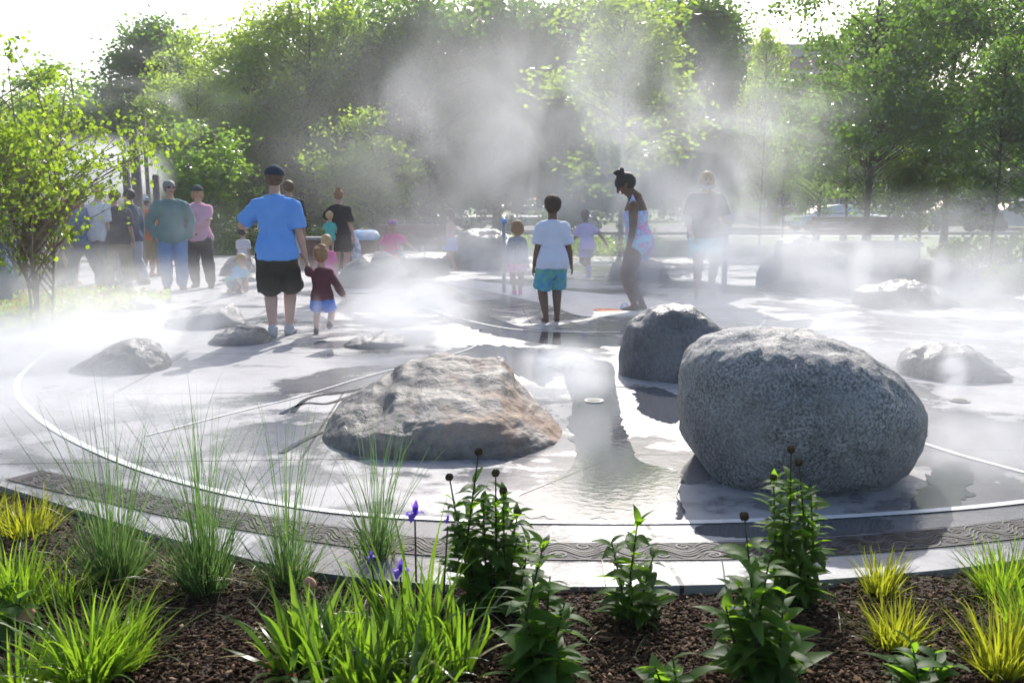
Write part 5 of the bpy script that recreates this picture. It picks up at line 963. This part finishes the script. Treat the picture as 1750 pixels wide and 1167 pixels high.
cone(15, 1075, 'broad-leaved plant with withered pink blooms at the left picture edge', [(10, 1000, 0), (35, 1020, 0)], 308, 14, (.06, .09), 16, wf=.7)
iris(560, 1120, 'short iris fan behind the left iris clump', 206, 34, (.12, .26), .015, (.3, .2), (.5, .4), 6, .07)
iris(660, 1110, 'green iris fan between the purple stems and the left clump', 207, 40, (.12, .30), .014, (.28, .2), (.5, .4), 5, .07)
rng = np.random.default_rng(78); parts = []
for i in range(420):
    px = rng.uniform(60, 760); py = interp(EDGE_PX, px) + rng.uniform(4, 70); p = base_at(px, py); parts.append(blades(1, p + Vector((0, 0, .01)), .01, (.04, .15), (.9, .4), (.7, .4), .0028, rng, None, 7))
V, Fq = cat(parts); o = mesh_obj('grass_litter', V, Fq, LG_TALL); tag(o, 'sparse sprawling grass strands along the kerb at left', 'grass', kind='stuff')
cone(500, 1195, 'small pale leafy plant at the bottom edge by the orange leaves', [(500, 1140, 0)], 309, 10, (.04, .06), 10)
# withered bits
for px, py, lab, seed, s in ((45, 1050, 'withered pinkish bloom at the left edge', 1, .03), (530, 995, 'withered orange iris bloom', 2, .018)):
    V, Fs = ellipsoid((0, 0, 0), (s, s * .7, s * .9), None, 16, 10); V = [tuple(Vector(v) * (1 + .5 * mnoise.noise(Vector(v) * 60))) for v in V]; b = base_at(px, 1090 if px < 100 else 1140); o = mesh_obj('withered_bloom', V, Fs, mat('withered petals', (.55, .30, .22), (.4, .2, .12), 30, .8)); o.location = AT(px, py, b.y + .02); tag(o, lab, 'withered bloom')
rng = np.random.default_rng(5)
for i, (px, py, lab) in enumerate(((470, 1140, 'orange fallen leaf at the bottom left of the iris'), (500, 1165, 'orange fallen leaf by the pale leafy plant'), (700, 1150, 'orange leaf lying in the iris clump'))):
    b = base_at(px, py); v, f = leafV(.09, .03, .8); M = Matrix.Rotation(rng.uniform(0, 6), 3, 'Z'); o = mesh_obj('fallen_leaf', v @ np.array(M).T, f, M_ORANGE); o.location = b + Vector((0, 0, .03)); tag(o, lab, 'fallen leaf')
# ------------------------------------------------------------------ steam drifting over the plaza
def steam_mat(dens, scale, lo=.42, hi=.72, g=.3, seed=0, stretch=(.6, .9, 1.15), edge=.25, power=1.0, shear=(.55, 0), detail=3, dist=.9):
    m = bpy.data.materials.new('steam'); m.use_nodes = True; t = m.node_tree; t.nodes.clear(); o = t.nodes.new('ShaderNodeOutputMaterial')
    v = nd(t, 'ShaderNodeVolumePrincipled', Anisotropy=g); v.inputs['Color'].default_value = (.91, .925, .95, 1)
    tc = nd(t, 'ShaderNodeTexCoord'); ln = nd(t, 'ShaderNodeVectorMath', _operation='LENGTH'); t.links.new(tc.outputs['Object'], ln.inputs[0])
    fo = nd(t, 'ShaderNodeMapRange', _interpolation_type='SMOOTHSTEP'); fo.inputs['From Min'].default_value = 1.0; fo.inputs['From Max'].default_value = edge; t.links.new(ln.outputs['Value'], fo.inputs['Value'])
    ge = nd(t, 'ShaderNodeNewGeometry'); mp = nd(t, 'ShaderNodeMapping'); mp.inputs['Location'].default_value = (seed * 3.7, seed * 1.9, seed); mp.inputs['Scale'].default_value = stretch; mp.inputs['Rotation'].default_value = (0, shear[0], 0); t.links.new(ge.outputs['Position'], mp.inputs[0])
    n = nd(t, 'ShaderNodeTexNoise', Scale=scale, Detail=detail, Roughness=.55, Distortion=dist); t.links.new(mp.outputs[0], n.inputs['Vector'])
    mr = nd(t, 'ShaderNodeMapRange', _interpolation_type='SMOOTHSTEP'); mr.inputs['From Min'].default_value = lo; mr.inputs['From Max'].default_value = hi; t.links.new(n.outputs[0], mr.inputs['Value'])
    a = nd(t, 'ShaderNodeMath', _operation='MULTIPLY'); t.links.new(fo.outputs[0], a.inputs[0]); t.links.new(mr.outputs[0], a.inputs[1])
    b = nd(t, 'ShaderNodeMath', _operation='MULTIPLY'); b.inputs[1].default_value = dens; t.links.new(a.outputs[0], b.inputs[0]); t.links.new(b.outputs[0], v.inputs['Density']); t.links.new(v.outputs[0], o.inputs['Volume'])
    m.cycles.volume_step_rate = 1.0
    return m
_ico = None
def steam(lab, px, py, Y, r, dens, scale, seed=0, rot=(0, 0, 0), **k):
    global _ico
    if _ico is None:
        bm = bmesh.new(); bmesh.ops.create_icosphere(bm, subdivisions=3, radius=1.02); _ico = bpy.data.meshes.new('steam_cloud'); bm.to_mesh(_ico); bm.free(); _ico.materials.append(None)
    o = bpy.data.objects.new('steam_cloud', _ico); COL.objects.link(o); o.material_slots[0].link = 'OBJECT'; o.material_slots[0].material = steam_mat(dens, scale, seed=seed, **k)
    o.location = AT(px, py, Y); o.scale = r; o.rotation_euler = rot; tag(o, lab, 'steam', 'steam over the plaza', 'stuff'); return o
S = steam
# big drifting bank in the middle, sloping up to the right
V_ = dict(stretch=(1.0, .9, .62), shear=(.5, 0), detail=4, edge=.0)
S('tall steam plume drifting up the trees left of the middle', 800, 240, 18.5, (2.8, 1.2, 3.6), .60, .75, 1, (0, rad(24), 0), lo=.32, hi=.74, **V_)
S('widest steam plume rising through the middle of the trees', 985, 215, 19, (3.2, 1.4, 3.9), .62, .7, 3, (0, rad(10), 0), lo=.32, hi=.74, **V_)
S('steam column rising behind the blond woman', 1190, 290, 17, (2.8, 1.3, 3.0), .8, .8, 2, (0, rad(-16), 0), lo=.32, hi=.76, **V_)
S('broad pale steam low against the dark trees', 960, 345, 17.5, (4.6, 1.4, 1.1), .55, .7, 38, lo=.36, hi=.74, **V_)
S('low steam between the children and the trees', 880, 400, 15.5, (3.6, 1.6, .8), .45, .8, 4, lo=.38, hi=.75)
S('bright billow of steam behind the crowd at left', 165, 300, 23, (2.0, 1.6, 1.15), 2.2, .7, 5, lo=.36, hi=.66)
S('wispy steam rising by the wooden posts', 250, 180, 21, (2.6, 1.2, 2.2), .40, 1.0, 6, lo=.44, hi=.78, edge=0.0)
S('steam drifting around the feet of the crowd', 190, 470, 12.2, (3.4, 1.5, .5), .5, 1.2, 7, lo=.36, hi=.75)
S('bright bank of steam along the left edge of the pool', 40, 600, 7.6, (1.8, 1.5, .42), 1.2, 1.2, 8, lo=.36, hi=.70)
S('steam along the left kerb', 0, 700, 6.2, (1.3, .9, .32), 1.2, 1.6, 9, lo=.40, hi=.75)
S('low steam over the left paving', 250, 545, 9.0, (1.9, 1.3, .35), .9, 1.4, 10, lo=.40, hi=.75)
S('dense bright plume behind the brown boulder', 700, 535, 9.0, (.85, .6, .66), 2.8, 2.0, 11, lo=.34, hi=.64)
S('spreading skirt of the bright plume', 690, 545, 9.6, (1.3, .8, .30), 1.0, 1.6, 12, lo=.38, hi=.70)
S('bright puff of steam over the puddle between boulders', 965, 640, 6.6, (.45, .38, .30), 4.0, 2.6, 13, lo=.32, hi=.60)
S('thin steam veil across the front of the brown boulder', 760, 700, 5.0, (.6, .22, .42), 1.6, 2.2, 14, lo=.42, hi=.75)
S('steam bank around the girl in the swimsuit and the grey dome', 1190, 465, 11.5, (2.0, 1.3, 1.1), .75, 1.1, 15, lo=.38, hi=.74)
S('broad low steam over the right paving', 1470, 570, 8.6, (2.9, 1.8, .65), .8, 1.0, 16, lo=.36, hi=.76)
S('steam round the misty boulder at right', 1330, 480, 11.6, (2.3, 1.2, 1.0), .3, 1.0, 17, lo=.38, hi=.76)
S('steam drifting at the far right of the pool', 1640, 510, 10.5, (2.4, 1.4, .8), .8, 1.1, 18, lo=.40, hi=.76)
S('thin steam veil over the right side of the largest boulder', 1560, 740, 4.6, (.8, .32, .38), 1.7, 1.8, 19, lo=.42, hi=.76)
S('steam jet at the right nozzle', 1628, 640, 6.5, (.13, .13, .22), 7.0, 4.0, 20, lo=.30, hi=.66)
S('steam jet behind the craggy slab', 1607, 480, 11.0, (.16, .16, .45), 3.5, 3.0, 21, lo=.30, hi=.66)
S('steam jet in front of the long bench', 1472, 450, 13.5, (.22, .2, .7), 2.5, 2.2, 22, lo=.30, hi=.66)
S('steam jet at the toddler feet', 543, 545, 9.5, (.08, .08, .30), 3.0, 4.0, 23, lo=.30, hi=.66)
S('bright low steam behind the small girl', 905, 470, 12.6, (.9, .7, .55), 1.0, 1.6, 24, lo=.36, hi=.66)
S('steam over the rocks behind the toddler', 470, 480, 12.5, (1.6, 1.0, .4), .8, 1.4, 25, lo=.42, hi=.74)
S('steam drifting past the trees at right', 1330, 250, 20, (3.4, 1.6, 2.4), .30, .6, 26, lo=.36, hi=.76, shear=(1.0, 0))
S('wide steam bank lying over the left half of the pool', 110, 540, 9.2, (2.9, 2.2, .6), .6, .9, 31, lo=.34, hi=.78)
S('wide steam bank lying over the right half of the pool', 1520, 470, 11.5, (4.4, 2.6, 1.15), .75, .8, 32, lo=.34, hi=.78)
S('steam sheet between the standing children and the plume', 830, 470, 12.0, (2.8, 1.6, .75), .6, .9, 33, lo=.36, hi=.78)
S('steam hanging over the crowd at left', 120, 400, 14.5, (3.4, 1.2, 1.1), .28, .8, 34, lo=.38, hi=.78)
S('steam sliding over the kerb at far left', -60, 690, 5.6, (1.9, 1.1, .42), 1.2, 1.3, 35, lo=.36, hi=.76)
S('steam veil low over the front right of the pool', 1690, 770, 4.9, (1.1, .6, .4), 1.3, 1.5, 36, lo=.38, hi=.78)
S('high thin steam across the dense trees', 760, 180, 22, (6.5, 2, 3.2), .10, .45, 37, (0, rad(-18), 0), lo=.28, hi=.78, shear=(.95, 0))
for k_, (px, py, Y, r, d) in enumerate(((1255, 430, 12.5, (.45, .4, 1.1), 1.6), (820, 440, 13.2, (.35, .3, .8), 1.6), (1120, 470, 12.2, (.4, .35, .6), 1.6), (1690, 560, 9.0, (.4, .35, .7), 1.3), (120, 560, 8.6, (.5, .4, .5), 1.6), (1420, 640, 7.6, (.4, .35, .45), 1.0))):
    S(('steam plume rising at the pale collar woman legs', 'small steam plume left of the small girl', 'steam plume at the legs of the girl in the swimsuit', 'steam plume at far right of the pool', 'steam plume at the left rim of the pool', 'steam plume behind the top of the largest boulder')[k_], px, py, Y, r, d, 1.6, 40 + k_, (0, rad(14), 0), lo=.34, hi=.68, stretch=(1.2, .9, .5), shear=(.4, 0), detail=4)
S('steam swirling right of the largest boulder', 1660, 660, 6.3, (1.2, .8, .5), .9, 1.4, 51, lo=.36, hi=.74, stretch=(1.1, .9, .6), shear=(.4, 0))
S('thin steam curling over the rim band at left', 200, 690, 6.2, (1.3, .7, .34), .8, 1.5, 52, lo=.38, hi=.74, stretch=(1.1, .9, .6), shear=(.4, 0))
S('steam veil in front of the blond woman at right', 1215, 365, 13.3, (1.15, .6, 1.15), 1.3, 1.0, 53, lo=.26, hi=.72, stretch=(1.1, .9, .6), shear=(.4, 0))
S('steam lying over the paving around the low right boulder', 1600, 590, 7.6, (1.9, 1.1, .5), .8, 1.2, 54, lo=.34, hi=.74, stretch=(1.1, .9, .6), shear=(.4, 0))
# thin even air over the whole place
hz = Geo(); hz.box((-75, -3, -1.2), (75, 110, 22)); o = hz.build('haze', M_WHITE, None, False); o.data.materials.clear()
m = bpy.data.materials.new('haze'); m.use_nodes = True; t_ = m.node_tree; t_.nodes.clear(); oo = t_.nodes.new('ShaderNodeOutputMaterial'); v = nd(t_, 'ShaderNodeVolumePrincipled', Anisotropy=.5, Density=.0009); v.inputs['Color'].default_value = (.96, .975, 1, 1); t_.links.new(v.outputs[0], oo.inputs['Volume'])
o.data.materials.append(m); tag(o, 'thin sunlit haze in the air over the plaza and trees', 'haze', kind='stuff')
